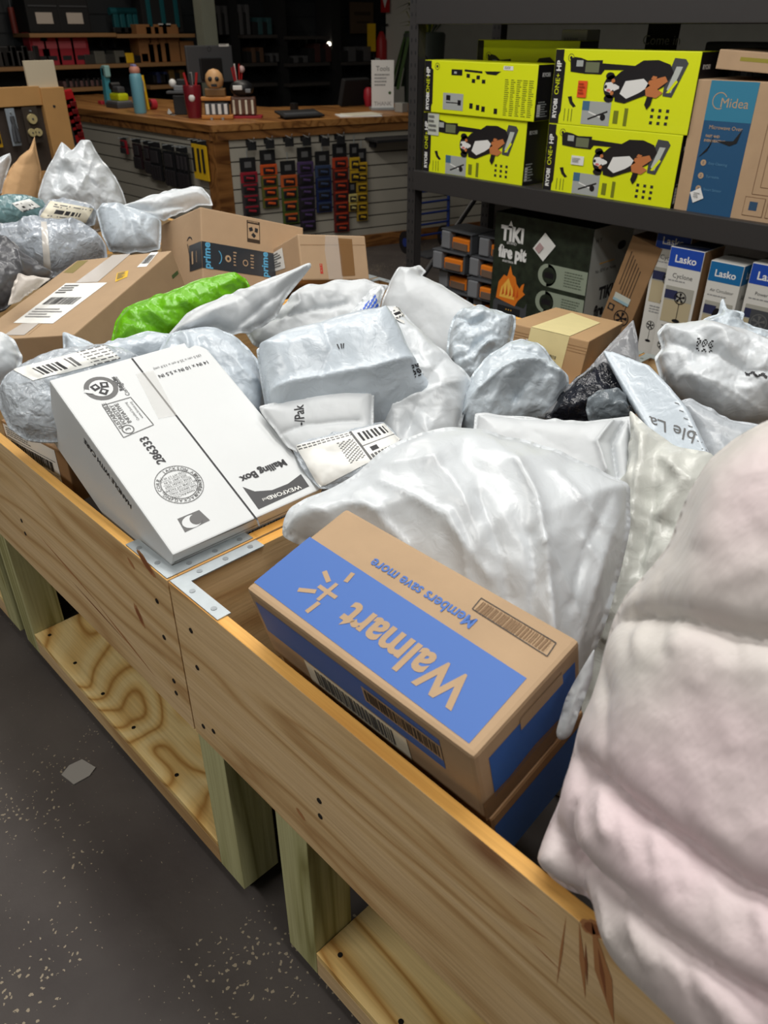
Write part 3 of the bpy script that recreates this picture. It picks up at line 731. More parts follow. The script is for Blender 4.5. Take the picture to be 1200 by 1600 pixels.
    fl_ = ((b_-a)[0]*(c-a)[1]-(b_-a)[1]*(c-a)[0]) > 0
    ft = [t if fl_ else t[::-1] for t in tri]; fb = [tuple(N+i for i in (t[::-1])) for t in ft]
    rim = []
    ec = {}
    for t in ft:
        for e in ((t[0], t[1]), (t[1], t[2]), (t[2], t[0])): ec[e] = 1
    for e in ec:
        if (e[1], e[0]) not in ec: rim.append((e[1], e[0], N+e[0], N+e[1]))
    me = bpy.data.meshes.new(name); me.from_pydata([tuple(v) for v in (allv-ctr)], [], ft+fb+rim)
    me.materials.append(m); me.polygons.foreach_set('use_smooth', [True]*len(me.polygons)); me.update()
    o = bpy.data.objects.new(name, me); COL.objects.link(o); o.location = ctr
    if parent: o.parent = parent; o.location = Vector(ctr)-parent.location
    SURF[o.name] = (BVHTree.FromPolygons([Vector(v) for v in allv[:N]], ft), Vector(ctr))
    return o
def T_(o, label, cat='mailer', group=None): return tag(o, label, cat, group)
def hit(o, px, py, lift=.001):
    bv, ctr = SURF[o.name]; r = Vector(ray(px, py)).normalized()
    loc, nr, _, _ = bv.ray_cast(Vector(CAM), r)
    if loc is None:
        loc, nr, _, _ = bv.find_nearest(Vector(CAM)+r*((ctr-Vector(CAM)).length))
    if nr.dot(r) > 0: nr = -nr
    return loc+nr*lift-ctr
def patch(o, quad, name, cellfn, mats, nx=24, ny=16, lift=.0015, label=None, relax=0):
    """sticker lying on a bag; quad = its four corners in the photo"""
    q = [np.array(c, float) for c in quad]; mb = MB(); g = {}
    P = np.zeros((nx+1, ny+1, 3))
    for i in range(nx+1):
        for j in range(ny+1):
            s, t = i/nx, j/ny; c = (q[0]*(1-s)+q[1]*s)*(1-t)+(q[3]*(1-s)+q[2]*s)*t
            P[i, j] = hit(o, c[0], c[1], lift)
    for _ in range(relax):
        P[1:-1, 1:-1] = (P[:-2, 1:-1]+P[2:, 1:-1]+P[1:-1, :-2]+P[1:-1, 2:]+P[1:-1, 1:-1]*2)/6
    vs = [tuple(P[i, j]) for i in range(nx+1) for j in range(ny+1)]
    for k, m in enumerate(mats):
        fs = [(i*(ny+1)+j, i*(ny+1)+j+1, (i+1)*(ny+1)+j+1, (i+1)*(ny+1)+j) for i in range(nx) for j in range(ny) if cellfn(i, j, nx, ny) == k]
        if fs: mb.add(vs, fs, m, True)
    c = mb.build(name, o)
    if label: c['label'] = label
    return c
def shipfn(seed=1):
    rnd = random.Random(seed); bars = {}; tx = {}
    def f(i, j, nx, ny):
        s, t = i/nx, j/ny
        if t < .04 or t > .93 or s < .04 or s > .95: return 0
        if t < .34:
            if (j % 2): return 0
            return 1 if (s < .5 or t < .15) and tx.setdefault((i, j), rnd.random() < .6) else 0
        if .40 < t < .66:
            if s < .12 or s > .88: return 0
            return 2 if bars.setdefault(i, rnd.random() < .55) else 0
        if t > .72 and (j % 2) and s < .75: return 1 if tx.setdefault((i, j), rnd.random() < .6) else 0
        return 0
    return f
def writing(o, body, quad, m, name='printed_lettering', bold=.01, lift=.0012, parent_label=None):
    """lettering on a bag: quad = start-baseline, end-baseline, end-top, start-top in the photo"""
    V, F, w = text_geo(body, bold); q = [np.array(c, float) for c in quad]; vs = []
    for x, y in V:
        s, t = x/w, y; c = (q[0]*(1-s)+q[1]*s)*(1-t)+(q[3]*(1-s)+q[2]*s)*t; vs.append(tuple(hit(o, c[0], c[1], lift)))
    c = MB().add(vs, F, m).build(name, o)
    return c

poly = film('white polythene', (207, 212, 216), .30, .22, bscale=26, sss=.0)
poly2 = film('cool white polythene', (192, 202, 211), .28, .30, bscale=34)
poly3 = film('matt white mailer', (200, 204, 207), .42, .12, bscale=18)
mat_cream_poly = film('creamy polythene', (204, 206, 200), .28, .3, bscale=30)
poly_s = film('thin wrinkled polythene', (194, 204, 212), .24, .3, bscale=46)
grey_f = film('grey mailer film', (88, 89, 93), .3, .3, bscale=26)
dark_f = film('black glossy film', (30, 32, 40), .16, .6, bscale=60)
smoke_f = film('smoky clear film', (150, 152, 156), .16, .35, alpha=.72, bscale=30)
clear_f = film('clear crinkled film', (196, 204, 212), .12, .7, alpha=.85, bscale=50)
clear_g = film('greyish clear wrap', (176, 184, 194), .14, .6, alpha=.95, bscale=40)
green_f = film('bright green film', (106, 178, 22), .3, .35, bscale=40)
teal_f = film('teal film', (110, 142, 146), .2, .5, bscale=40)
kraft_f = film('brown kraft paper', (178, 142, 102), .7, .25, bscale=20, spec=.2)
kraft_b = film('brown bag paper', (196, 158, 116), .7, .25, bscale=20, spec=.2)
blue_p = mat('bright blue print', (54, 96, 200), .45)

# ---- far left, carts beyond
T_(bag('white_sack', [(60, 305), (66, 280), (80, 252), (96, 222), (104, 228), (112, 234), (126, 219), (142, 221), (150, 236), (164, 256), (180, 275), (192, 300), (199, 322), (190, 345), (150, 362), (90, 350), (60, 335)], (130, 290, 1.08), poly, 66, T=.10, Tb=.30, D=.16, seed=3, wr=.012, lam=.14, aniso=1.2,
    folds=[([(110, 235), (100, 260), (92, 300)], -.015, .012), ([(150, 240), (140, 280), (120, 320)], .012, .02)], edge=.006),
    'tall white plastic sack with a gathered top, standing at the back left', 'sack')
T_(bag('kraft_paper_bag', [(0, 312), (6, 285), (16, 262), (30, 245), (46, 232), (54, 212), (57, 232), (64, 262), (62, 290), (52, 325), (20, 330)], (35, 275, 1.08), kraft_b, 66, T=.02, Tb=.08, D=.03, seed=8, wr=.004, lam=.2,
    folds=[([(54, 212), (36, 262), (22, 312)], .8, .006, 'bend', (60, 270)), ([(12, 262), (36, 264), (44, 236)], .25, .006, 'bend', (10, 240))]),
    'crumpled brown kraft paper bag with a pointed corner, at the far left', 'paper bag')
T_(bag('white_mailer', [(-40, 300), (-30, 255), (0, 246), (16, 239), (18, 250), (10, 275), (4, 300), (-10, 312)], (0, 280, 1.06), poly, 66, T=.04, seed=9, wr=.006),
    'white plastic mailer standing left of the brown kraft paper bag, cut by the photo edge')
o = T_(bag('teal_parcel', [(-40, 330), (-10, 310), (10, 304), (40, 305), (66, 312), (76, 330), (66, 350), (40, 356), (0, 362), (-40, 365)], (20, 335, 1.04), teal_f, 50, T=.06, Tb=.08, D=.08, seed=11, wr=.006, lam=.08),
    'teal parcel in clear film with a small white label, at the left edge', 'parcel')
patch(o, ((18, 318), (46, 311), (63, 323), (35, 331)), 'shipping_label', shipfn(3), (paper, greyink, ink), 16, 10, label='small white label')
o = T_(bag('grey_parcel', [(58, 348), (62, 330), (78, 312), (100, 310), (140, 318), (152, 330), (148, 352), (110, 360), (70, 362)], (105, 335, 1.05), clear_g, 50, T=.05, Tb=.16, D=.06, seed=12, wr=.005),
    'grey wrapped parcel under a large cream label, in front of the tall white sack', 'parcel')
patch(o, ((79, 314), (146, 326), (134, 348), (62, 340)), 'shipping_label', shipfn(5), (cream, greyink, ink), 30, 16, label='large cream shipping label')
o = T_(bag('wrapped_bundle', [(-40, 372), (0, 356), (40, 350), (80, 346), (120, 350), (150, 362), (166, 385), (168, 402), (140, 415), (112, 425), (80, 435), (40, 420), (0, 400), (-40, 400)], (80, 385, 1.03), clear_g, 42, T=.09, Tb=.1, D=.10, seed=14, wr=.008, lam=.11),
    'pale grey bundle in crinkled clear wrap with a vertical tape strip', 'bundle')
patch(o, ((64, 347), (73, 347), (80, 424), (69, 424)), 'tape_strip', lambda i, j, a, b: 0, (mat('translucent whitish tape', (214, 210, 204), .2, coat=.5),), 4, 20, label='whitish tape strip')
T_(bag('white_mailer', [(150, 330), (160, 318), (190, 318), (230, 332), (252, 345), (252, 372), (250, 392), (200, 396), (172, 394), (160, 370)], (205, 362, 1.03), poly2, 48, T=.06, Tb=.08, D=.09, seed=15, wr=.007, lam=.12),
    'white plastic mailer left of the tall carton with dark tape')
T_(bag('white_mailer', [(184, 324), (215, 312), (260, 298), (300, 292), (316, 293), (328, 306), (333, 322), (310, 322), (286, 332), (256, 345), (222, 335), (200, 328)], (265, 318, 1.10), poly, 52, T=.035, Tb=.03, D=.05, seed=16, wr=.005, lam=.12,
    folds=[([(200, 327), (240, 332), (290, 325), (326, 318)], -.02, .012)]),
    'flat white mailer with a dirty brown underside, lying on top behind the tall carton')
T_(bag('grey_mailer', [(-40, 400), (0, 370), (20, 376), (34, 392), (60, 410), (85, 426), (78, 440), (40, 455), (10, 482), (-40, 500)], (22, 425, 1.01), grey_f, 46, T=.06, Tb=.08, D=.08, seed=17, wr=.010, lam=.10,
    folds=[([(0, 372), (30, 400), (40, 440)], .018, .012)]),
    'dark grey crumpled mailer at the left edge, above the long carton')
T_(bag('beige_mailer', [(12, 478), (20, 448), (28, 428), (60, 432), (80, 436), (60, 450), (30, 470)], (40, 452, 1.03), film('beige paper film', (196, 188, 180), .5, .2), 45, T=.02, Tb=.02, D=.03, seed=18, wr=.004),
    'small crumpled beige mailer beside the dark grey one, above the long carton')
# ---- left middle
T_(bag('green_bag', [(172, 540), (180, 502), (194, 482), (224, 468), (260, 457), (300, 441), (340, 430), (368, 425), (384, 434), (392, 450), (370, 480), (330, 510), (290, 530), (262, 540), (230, 548), (190, 552)], (270, 488, 1.04), green_f, 52, T=.06, Tb=.07, D=.07, seed=20, wr=.007, lam=.07, aniso=.5,
    folds=[([(350, 434), (372, 450)], -.012, .008)]),
    'bright green plastic bag with a soft long shape beside the long carton', 'bag')
T_(bag('white_mailer', [(-40, 520), (0, 518), (22, 530), (36, 558), (30, 585), (0, 600), (-40, 610)], (5, 560, 1.02), poly, 50, T=.04, seed=21, wr=.004),
    'white plastic mailer corner poking in at the left edge, below the long carton')
T_(bag('white_mailer', [(98, 520), (104, 520), (150, 540), (190, 528), (230, 518), (268, 520), (290, 540), (280, 570), (200, 580), (120, 580), (98, 560)], (180, 550, 1.01), poly2, 48, T=.04, Tb=.06, D=.05, seed=22, wr=.006, lam=.08),
    'crinkled white mailer squeezed between the long carton and the white mailing box')
o = T_(bag('wrapped_bundle', [(0, 640), (-6, 610), (8, 590), (30, 572), (62, 556), (110, 544), (150, 540), (190, 545), (226, 560), (220, 600), (160, 640), (110, 690), (80, 692), (40, 688), (14, 670)], (80, 615, .99), clear_f, 44, T=.075, Tb=.10, D=.09, seed=23, wr=.006, lam=.07),
    'rounded white bundle in clear bubble wrap with a shipping label, left of the mailing box', 'bundle')
patch(o, ((20, 578), (162, 540), (188, 560), (52, 595)), 'shipping_label', lambda i, j, nx, ny: (2 if .12 < i/nx < .45 and .2 < j/ny < .8 and (i*7 % 5) < 3 else (1 if (.5 < i/nx < .62 and .15 < j/ny < .8 and (i*5+j*3) % 3) or (i/nx > .68 and j % 3 == 0 and (i*11) % 4) else 0)), (paper, greyink, ink), 50, 16, label='white label with a bar code')
# ---- centre
T_(bag('long_mailer', [(262, 522), (290, 492), (330, 470), (370, 455), (410, 440), (450, 422), (486, 410), (487, 416), (468, 440), (446, 468), (430, 500), (390, 520), (365, 524), (340, 516), (300, 528)], (380, 485, 1.08), poly3, 50, az=10, T=.028, Tb=.03, D=.05, seed=25, wr=.006, lam=.13,
    folds=[([(300, 512), (370, 480), (470, 425)], .016, .03), ([(365, 520), (430, 470), (470, 430)], -.012, .008)], edge=.004),
    'long folded white mailer lying diagonally, its pointed end below the taped carton')
T_(bag('white_mailer', [(350, 505), (375, 505), (395, 540), (430, 560), (480, 560), (530, 545), (560, 520), (585, 480), (608, 446), (572, 436), (520, 440), (490, 444), (466, 450), (440, 480), (400, 496)], (480, 492, 1.03), poly3, 48, T=.022, Tb=.03, D=.04, seed=26, wr=.007, lam=.12,
    folds=[([(370, 508), (440, 500), (540, 478)], -.018, .008), ([(466, 465), (470, 480), (440, 505)], .012, .008)], edge=.005),
    'flat grey white mailer with wavy folded edges, below the long folded mailer')
o = T_(bag('printed_mailer', [(540, 498), (556, 478), (575, 456), (596, 444), (602, 454), (596, 470), (590, 496), (570, 505)], (575, 480, 1.055), poly, 50, T=.02, Tb=.02, D=.03, seed=27, wr=.004),
    'white mailer corner with bright blue printing, right of the flat wavy mailer')
patch(o, ((560, 486), (586, 458), (591, 478), (566, 496)), 'printed_mark', lambda i, j, nx, ny: 0 if (i+j*2) % 7 < 4 and abs(j/ny-.5) < .42 else 9, (blue_p,), 14, 10, label='bright blue print')
o = T_(bag('boxy_mailer', [(400, 545), (440, 526), (500, 508), (560, 492), (608, 486), (624, 510), (640, 545), (660, 580), (694, 600), (690, 622), (660, 650), (600, 680), (540, 690), (470, 680), (418, 660), (408, 600)], (550, 570, 1.03), poly2, 44, T=.075, Tb=.10, D=.055, seed=28, wr=.0035, lam=.16, p=.42,
    folds=[([(408, 640), (500, 614), (580, 598), (655, 574), (700, 556)], 1.0, .01, 'bend', (600, 650)), ([(430, 628), (500, 612), (580, 600), (650, 575)], .010, .008), ([(600, 492), (636, 545), (660, 580)], .010, .012), ([(500, 512), (520, 570), (505, 610)], -.006, .012), ([(420, 560), (520, 560), (620, 540)], .004, .03, 'soft')]),
    'large boxy white mailer with a smudged black stamp at its right corner')
patch(o, ((642, 570), (658, 566), (664, 584), (648, 590)), 'stamp_smudge', lambda i, j, nx, ny: 0 if (i*7+j*13+i*j) % 5 < 3 else 9, (ink,), 10, 10)
patch(o, ((526, 538), (542, 536), (540, 544), (530, 546)), 'stamp_smudge', lambda i, j, nx, ny: 0 if (i*7+j*5) % 5 < 2 else 9, (ink,), 8, 6)
o = T_(bag('white_mailer', [(596, 480), (620, 478), (640, 500), (655, 515), (690, 545), (720, 575), (738, 592), (734, 620), (722, 660), (710, 740), (640, 750), (590, 700), (590, 560)], (670, 600, .985), poly, 46, T=.05, Tb=.08, D=.07, seed=29, wr=.007, lam=.11,
    folds=[([(640, 505), (690, 560), (735, 590)], .012, .015), ([(700, 560), (660, 620), (640, 680)], -.008, .012), ([(600, 650), (680, 620), (735, 600)], .008, .012)]),
    'creased white mailer on the right side of the large boxy mailer')
patch(o, ((604, 484), (622, 478), (634, 492), (616, 500)), 'shipping_label', shipfn(8), (paper, greyink, ink), 12, 8)
T_(bag('pointed_mailer', [(592, 496), (598, 470), (608, 440), (624, 415), (640, 412), (652, 405), (664, 418), (658, 428), (690, 442), (716, 460), (746, 478), (750, 540), (720, 600), (650, 560), (600, 520)], (665, 475, 1.02), poly3, 56, az=-10, T=.045, Tb=.06, D=.07, seed=30, wr=.003, lam=.18,
    folds=[([(622, 418), (690, 454), (742, 484)], 1.0, .006, 'bend', (700, 440)), ([(626, 416), (690, 452), (742, 482)], .008, .008), ([(656, 428), (640, 414)], -.01, .006)]),
    'large flat white mailer with a folded tip, leaning up in front of the rack upright')
T_(bag('rolled_bag', [(700, 520), (708, 495), (722, 482), (748, 477), (770, 482), (790, 490), (806, 492), (806, 510), (800, 540), (780, 580), (750, 610), (716, 620), (696, 570)], (750, 520, 1.01), poly_s, 52, T=.06, Tb=.16, D=.05, seed=31, wr=.010, lam=.06,
    folds=[([(715, 500), (735, 518), (752, 512)], -.028, .009), ([(712, 520), (760, 500)], .012, .01), ([(740, 540), (725, 575)], .01, .008)]),
    'wrinkled white bag rolled up at its mouth, left of the cream taped carton', 'bag')
T_(bag('wrinkled_bag', [(712, 662), (720, 620), (735, 590), (756, 560), (790, 538), (815, 530), (840, 534), (862, 560), (888, 588), (890, 606), (870, 650), (850, 690), (800, 700), (760, 700), (716, 690)], (795, 600, .985), poly_s, 48, T=.065, Tb=.08, D=.07, seed=32, wr=.009, lam=.08, aniso=-.6,
    folds=[([(735, 640), (765, 606), (800, 588), (850, 584), (890, 602)], .9, .008, 'bend', (820, 630)), ([(750, 620), (790, 590), (840, 580), (885, 598)], .016, .007), ([(800, 560), (850, 570)], -.010, .006), ([(805, 625), (825, 605)], -.014, .004)]),
    'wrinkled white bag bunched over a box shape, in front of the cream taped carton', 'bag')
o = T_(bag('white_mailer', [(408, 645), (404, 636), (430, 628), (480, 614), (530, 609), (585, 611), (584, 640), (584, 680), (540, 702), (500, 712), (474, 714), (450, 700)], (490, 655, .972), poly3, 38, T=.012, Tb=.03, D=.03, seed=33, wr=.002, lam=.14, edge=.002,
    folds=[([(400, 690), (480, 666), (560, 660)], -.008, .008)]),
    'flat white mailer printed -/Pak, between the mailing box and the boxy mailer')
writing(o, '-/Pak', ((476, 664), (474, 632), (459, 634), (461, 666)), ink)
o = T_(bag('bubble_mailer', [(452, 690), (470, 688), (500, 676), (560, 664), (600, 658), (628, 690), (636, 712), (600, 740), (540, 760), (500, 766), (470, 730)], (545, 712, .925), clear_f, 32, T=.018, Tb=.03, D=.03, seed=34, wr=.002, lam=.05),
    'clear bubble mailer covered by two white labels, right of the mailing box')
def lab2(i, j, nx, ny):
    s, t = i/nx, j/ny
    if s > .62:
        if .08 < t < .36 and .66 < s < .95: return 2 if (i*5 % 7) < 4 else 0
        if .60 < t < .75 and .68 < s < .76: return 2
        if t > .8 and i % 3: return 1
        if abs(t-.5) < .02: return 1
        return 0
    if abs(s-.61) < .01: return 1
    if t < .14 and j % 2: return 1 if i % 4 else 0
    if .4 < s < .58 and .2 < t < .8: return 1 if (i+2*j) % 5 < 2 else 0
    return 0
patch(o, ((462, 696), (600, 662), (632, 694), (500, 762)), 'shipping_label', lab2, (paper, greyink, ink), 76, 34, label='two white address labels with bar codes')
T_(bag('white_mailer', [(240, 560), (262, 524), (300, 511), (340, 512), (375, 530), (402, 560), (416, 600), (416, 650), (390, 690), (330, 640), (260, 600)], (350, 565, 1.01), poly2, 50, T=.055, Tb=.07, D=.06, seed=35, wr=.007, lam=.09),
    'crinkled white mailer directly behind the far corner of the white mailing box')
# ---- right
T_(bag('flat_mailer', [(742, 645), (760, 644), (820, 652), (900, 658), (950, 655), (986, 650), (990, 700), (1000, 790), (960, 800), (900, 780), (830, 740), (770, 720), (738, 700)], (870, 690, .965), poly3, 40, T=.022, Tb=.04, D=.04, seed=36, wr=.003, lam=.16,
    folds=[([(955, 665), (930, 700), (945, 745)], .014, .006), ([(975, 660), (955, 700), (962, 750)], -.02, .005)]),
    'flat white mailer with its open edge folded back, behind the biggest white bag')
T_(bag('black_parcel', [(850, 655), (870, 620), (900, 590), (940, 560), (985, 580), (1000, 620), (990, 658), (930, 664)], (925, 625, .97), dark_f, 46, T=.04, Tb=.06, D=.06, seed=37, wr=.006, lam=.06),
    'glossy black parcel inside the smoky clear bag', 'parcel')
T_(bag('smoky_bag', [(838, 650), (862, 628), (890, 600), (920, 575), (950, 540), (990, 498), (996, 530), (1000, 570), (960, 580), (930, 610), (905, 640), (880, 658)], (930, 580, 1.018), smoke_f, 54, T=.012, Tb=.012, D=.03, seed=38, wr=.003, lam=.09),
    'smoky clear plastic bag with a pointed corner, in front of the cream taped carton', 'bag')
T_(bag('grey_parcel', [(915, 640), (918, 622), (935, 610), (965, 605), (985, 620), (990, 655), (950, 664), (920, 660)], (950, 640, .99), film('blue grey film', (112, 120, 126), .2, .6, bscale=50), 46, T=.04, Tb=.03, D=.04, seed=39, wr=.007, lam=.05),
    'small blue grey wrapped parcel below the smoky clear bag', 'parcel')
T_(bag('big_crumpled_bag', [(1026, 520), (1040, 505), (1080, 502), (1120, 508), (1160, 515), (1200, 528), (1260, 540), (1290, 600), (1260, 640), (1200, 665), (1160, 672), (1120, 668), (1082, 650), (1050, 625), (1030, 590), (1022, 560), (1034, 545)], (1130, 590, 1.02), poly, 54, T=.10, Tb=.10, D=.11, seed=40, wr=.014, lam=.12,
    folds=[([(1034, 515), (1048, 545), (1080, 565), (1080, 580)], -.018, .010), ([(1100, 515), (1160, 530), (1220, 570)], .02, .012), ([(1060, 600), (1120, 620), (1180, 650)], .012, .012), ([(1110, 570), (1160, 600), (1210, 600)], -.014, .012)]),
    'big crumpled white bag with black ink marks, below the fan boxes at right', 'bag')
ob = bpy.data.objects['big_crumpled_bag']
patch(ob, ((1090, 528), (1116, 532), (1112, 552), (1088, 548)), 'ink_mark', lambda i, j, nx, ny: 0 if (i*7+j*3+i*j) % 6 < 2 else 9, (ink,), 14, 8)
patch(ob, ((1165, 578), (1200, 584), (1198, 592), (1163, 586)), 'ink_mark', lambda i, j, nx, ny: 0 if abs(j/ny-.5-.3*math.sin(i*.9)) < .25 else 9, (ink,), 16, 8)
T_(bag('tied_bag', [(1090, 508), (1100, 498), (1122, 490), (1126, 470), (1130, 466), (1136, 484), (1150, 484), (1164, 490), (1160, 502), (1190, 515), (1230, 520), (1230, 560), (1140, 560), (1100, 530)], (1140, 520, 1.06), poly_s, 56, T=.05, Tb=.05, D=.04, seed=41, wr=.009, lam=.05),
    'white bag with a knotted shiny top, just behind the big crumpled bag', 'bag')
T_(bag('white_mailer', [(1150, 545), (1180, 520), (1230, 515), (1280, 540), (1280, 600), (1200, 600)], (1210, 560, 1.03), poly, 54, T=.05, Tb=.05, D=.06, seed=42, wr=.007),
    'plain white mailer at the right edge behind the knotted bag')
T_(bag('grey_mailer', [(1050, 630), (1080, 622), (1140, 655), (1190, 665), (1190, 740), (1140, 790), (1080, 720)], (1110, 672, .98), film('light grey film', (176, 182, 188), .3, .3), 46, T=.03, Tb=.04, D=.04, seed=43, wr=.004),
    'small light grey mailer tucked under the big crumpled bag')
o = T_(bag('upright_mailer', [(984, 640), (1014, 668), (1060, 700), (1112, 706), (1150, 780), (1130, 860), (1060, 980), (1010, 1060), (960, 1170), (900, 1250), (862, 1240), (870, 1150), (890, 1050), (920, 960), (945, 860), (955, 760), (978, 740), (984, 690)], (1020, 720, .975), mat_cream_poly, 52, az=-25, T=.03, Tb=.08, D=.04, seed=44, wr=.007, lam=.09, aniso=.2,
    folds=[([(1014, 672), (1010, 760), (992, 880), (960, 1000)], .022, .008), ([(1035, 690), (1030, 780), (1010, 900)], -.014, .008), ([(1060, 720), (1050, 800), (1000, 950)], .012, .010), ([(975, 800), (1060, 830)], -.008, .006), ([(950, 960), (1040, 970)], .008, .006), ([(990, 720), (1000, 800)], .010, .006), ([(1040, 720), (1090, 760)], .010, .008)]),
    'tall white mailer on edge, flat top printed ble La, beside the biggest white bag')
pn = bag('flat_panel', [(942, 551), (960, 551), (1014, 571), (1048, 606), (1076, 640), (1112, 716), (1098, 738), (1062, 722), (1016, 684), (976, 616)], (1020, 640, 1.01), poly2, 46, az=-30, T=.010, Tb=.012, D=.006, seed=45, wr=.0012, lam=.12, edge=.001, seam_w=0., p=.4, parent=o,
    folds=[([(948, 556), (982, 612), (1020, 676)], .006, .004)])
writing(pn, 'ble La', ((1090, 676), (1014, 650), (1018, 667), (1084, 694)), greyink, bold=.0)
for k in range(9): writing(pn, '-', ((1062+7*k, 634+12*k), (1054+7*k, 631+12*k), (1055+7*k, 625+12*k), (1063+7*k, 628+12*k)), greyink)
o = T_(bag('big_white_bag', [(440, 838), (442, 815), (452, 795), (480, 778), (520, 762), (556, 740), (590, 712), (626, 688), (660, 672), (710, 668), (770, 674), (830, 690), (890, 712), (950, 738), (985, 758), (984, 820), (972, 890), (950, 960), (932, 1010), (916, 1060), (900, 1100), (860, 1090), (760, 1030), (620, 930), (520, 860), (462, 850)], (720, 850, .925), poly, 42, T=.10, Tb=.08, D=.17, seed=50, wr=.006, lam=.15, p=.7, aniso=.3, step=.0055,
    folds=[([(640, 700), (760, 690), (880, 725), (975, 765)], .010, .02), ([(800, 745), (826, 800), (838, 870), (850, 960), (856, 1020)], .020, .010), ([(838, 870), (880, 940), (905, 1000)], .014, .008), ([(818, 860), (826, 930), (822, 1000)], -.012, .007), ([(900, 860), (930, 900), (935, 960)], .010, .008),
        ([(560, 790), (600, 830), (640, 870)], .010, .008), ([(600, 770), (690, 830), (760, 920)], .009, .008), ([(700, 830), (724, 880), (730, 930)], .010, .006), ([(745, 800), (775, 880), (790, 950)], -.009, .007), ([(680, 740), (720, 800), (745, 880)], .008, .01), ([(860, 760), (920, 830), (960, 850)], .010, .008),
        ([(975, 780), (940, 870), (905, 980), (884, 1060)], .018, .010), ([(945, 790), (900, 880), (880, 960)], -.008, .008), ([(450, 832), (480, 806), (540, 800), (600, 820)], .010, .006), ([(455, 800), (500, 786), (560, 776)], -.008, .006), ([(520, 765), (600, 740), (680, 745)], .006, .012), ([(470, 790), (520, 820)], .007, .005)], edge=.005),
    'biggest shiny white plastic bag, filling the middle behind the blue panel carton', 'bag')
T_(bag('white_flap_mailer', [(884, 1090), (906, 1050), (930, 1010), (925, 1060), (906, 1110), (892, 1150), (880, 1160), (870, 1156), (869, 1142)], (900, 1100, .93), poly3, 60, T=.008, Tb=.006, D=.015, seed=51, wr=.001, step=.004),
    'narrow white mailer edge hanging down beside the right end of the blue panel carton')
# ================================================================ storage rack
YR = 3.02
rk = empty('storage_rack', (-2.92, YR, 0)); tag(rk, 'black steel storage rack with perforated uprights holding boxed goods', 'rack')
def rpart(name, mb, loc): o = mb.build(name, rk); o.location = Vector(loc); return o
def upright(x, y):
    mb = MB(); mb.box((0, .0, 1.15), (.056, .004, 2.3), rackm); mb.box((-.026, .024, 1.15), (.004, .05, 2.3), rackm); mb.box((.026, .024, 1.15), (.004, .05, 2.3), rackm)
    for k in range(44):
        for s in (-.013, .013):
            F = Face(mb, Matrix.Translation((s, -.002, .05+k*.05+(0 if s < 0 else .0))) @ Matrix.Rotation(PI/2, 4, 'X'), .0004)
            F.disc(0, 0, .0055, blackm, 1, sc=(.9, 1.7), n=10)
        F = Face(mb, Matrix.Translation((-.028, .02, .05+k*.05)) @ Matrix.Rotation(PI/2, 4, 'X') @ Matrix.Rotation(-PI/2, 4, 'Y'), .0004)
    rpart('upright', mb, (x+2.92, y-YR, 0))
for x in (-2.92, -.52):
    for y in (YR+.0, YR+.60): upright(x, y)
for y in (YR-.004, YR+.6):
    for z0, h in ((.91, .09), (1.612, .105), (.12, .09)):
        mb = MB(); mb.box((0, 0, 0), (2.34, .035, h), rackm, .003); mb.box((0, .012, h/2-.012), (2.34, .05, .018), rackm)
        rpart('beam', mb, (1.2, y-YR, z0+h/2))
for z in (.985, 1.705, .20):
    mb = MB(); mb.box((0, 0, 0), (2.33, .58, .014), mat('dark chipboard', (52, 46, 40), .8)); rpart('shelf_deck', mb, (1.2, .30, z))
for x in (0, 2.4):
    for z0, z1 in ((.45, .82), (.82, .45)):
        pass
    mb = MB(); mb.cyl((x, .04, .40), (x, .58, .86), .014, rackm, n=8); rpart('brace', mb, (0, 0, 0))
    mb = MB(); mb.cyl((x, .58, 1.06), (x, .04, 1.5), .014, rackm, n=8); rpart('brace', mb, (0, 0, 0))
SH, LO = .992, .207

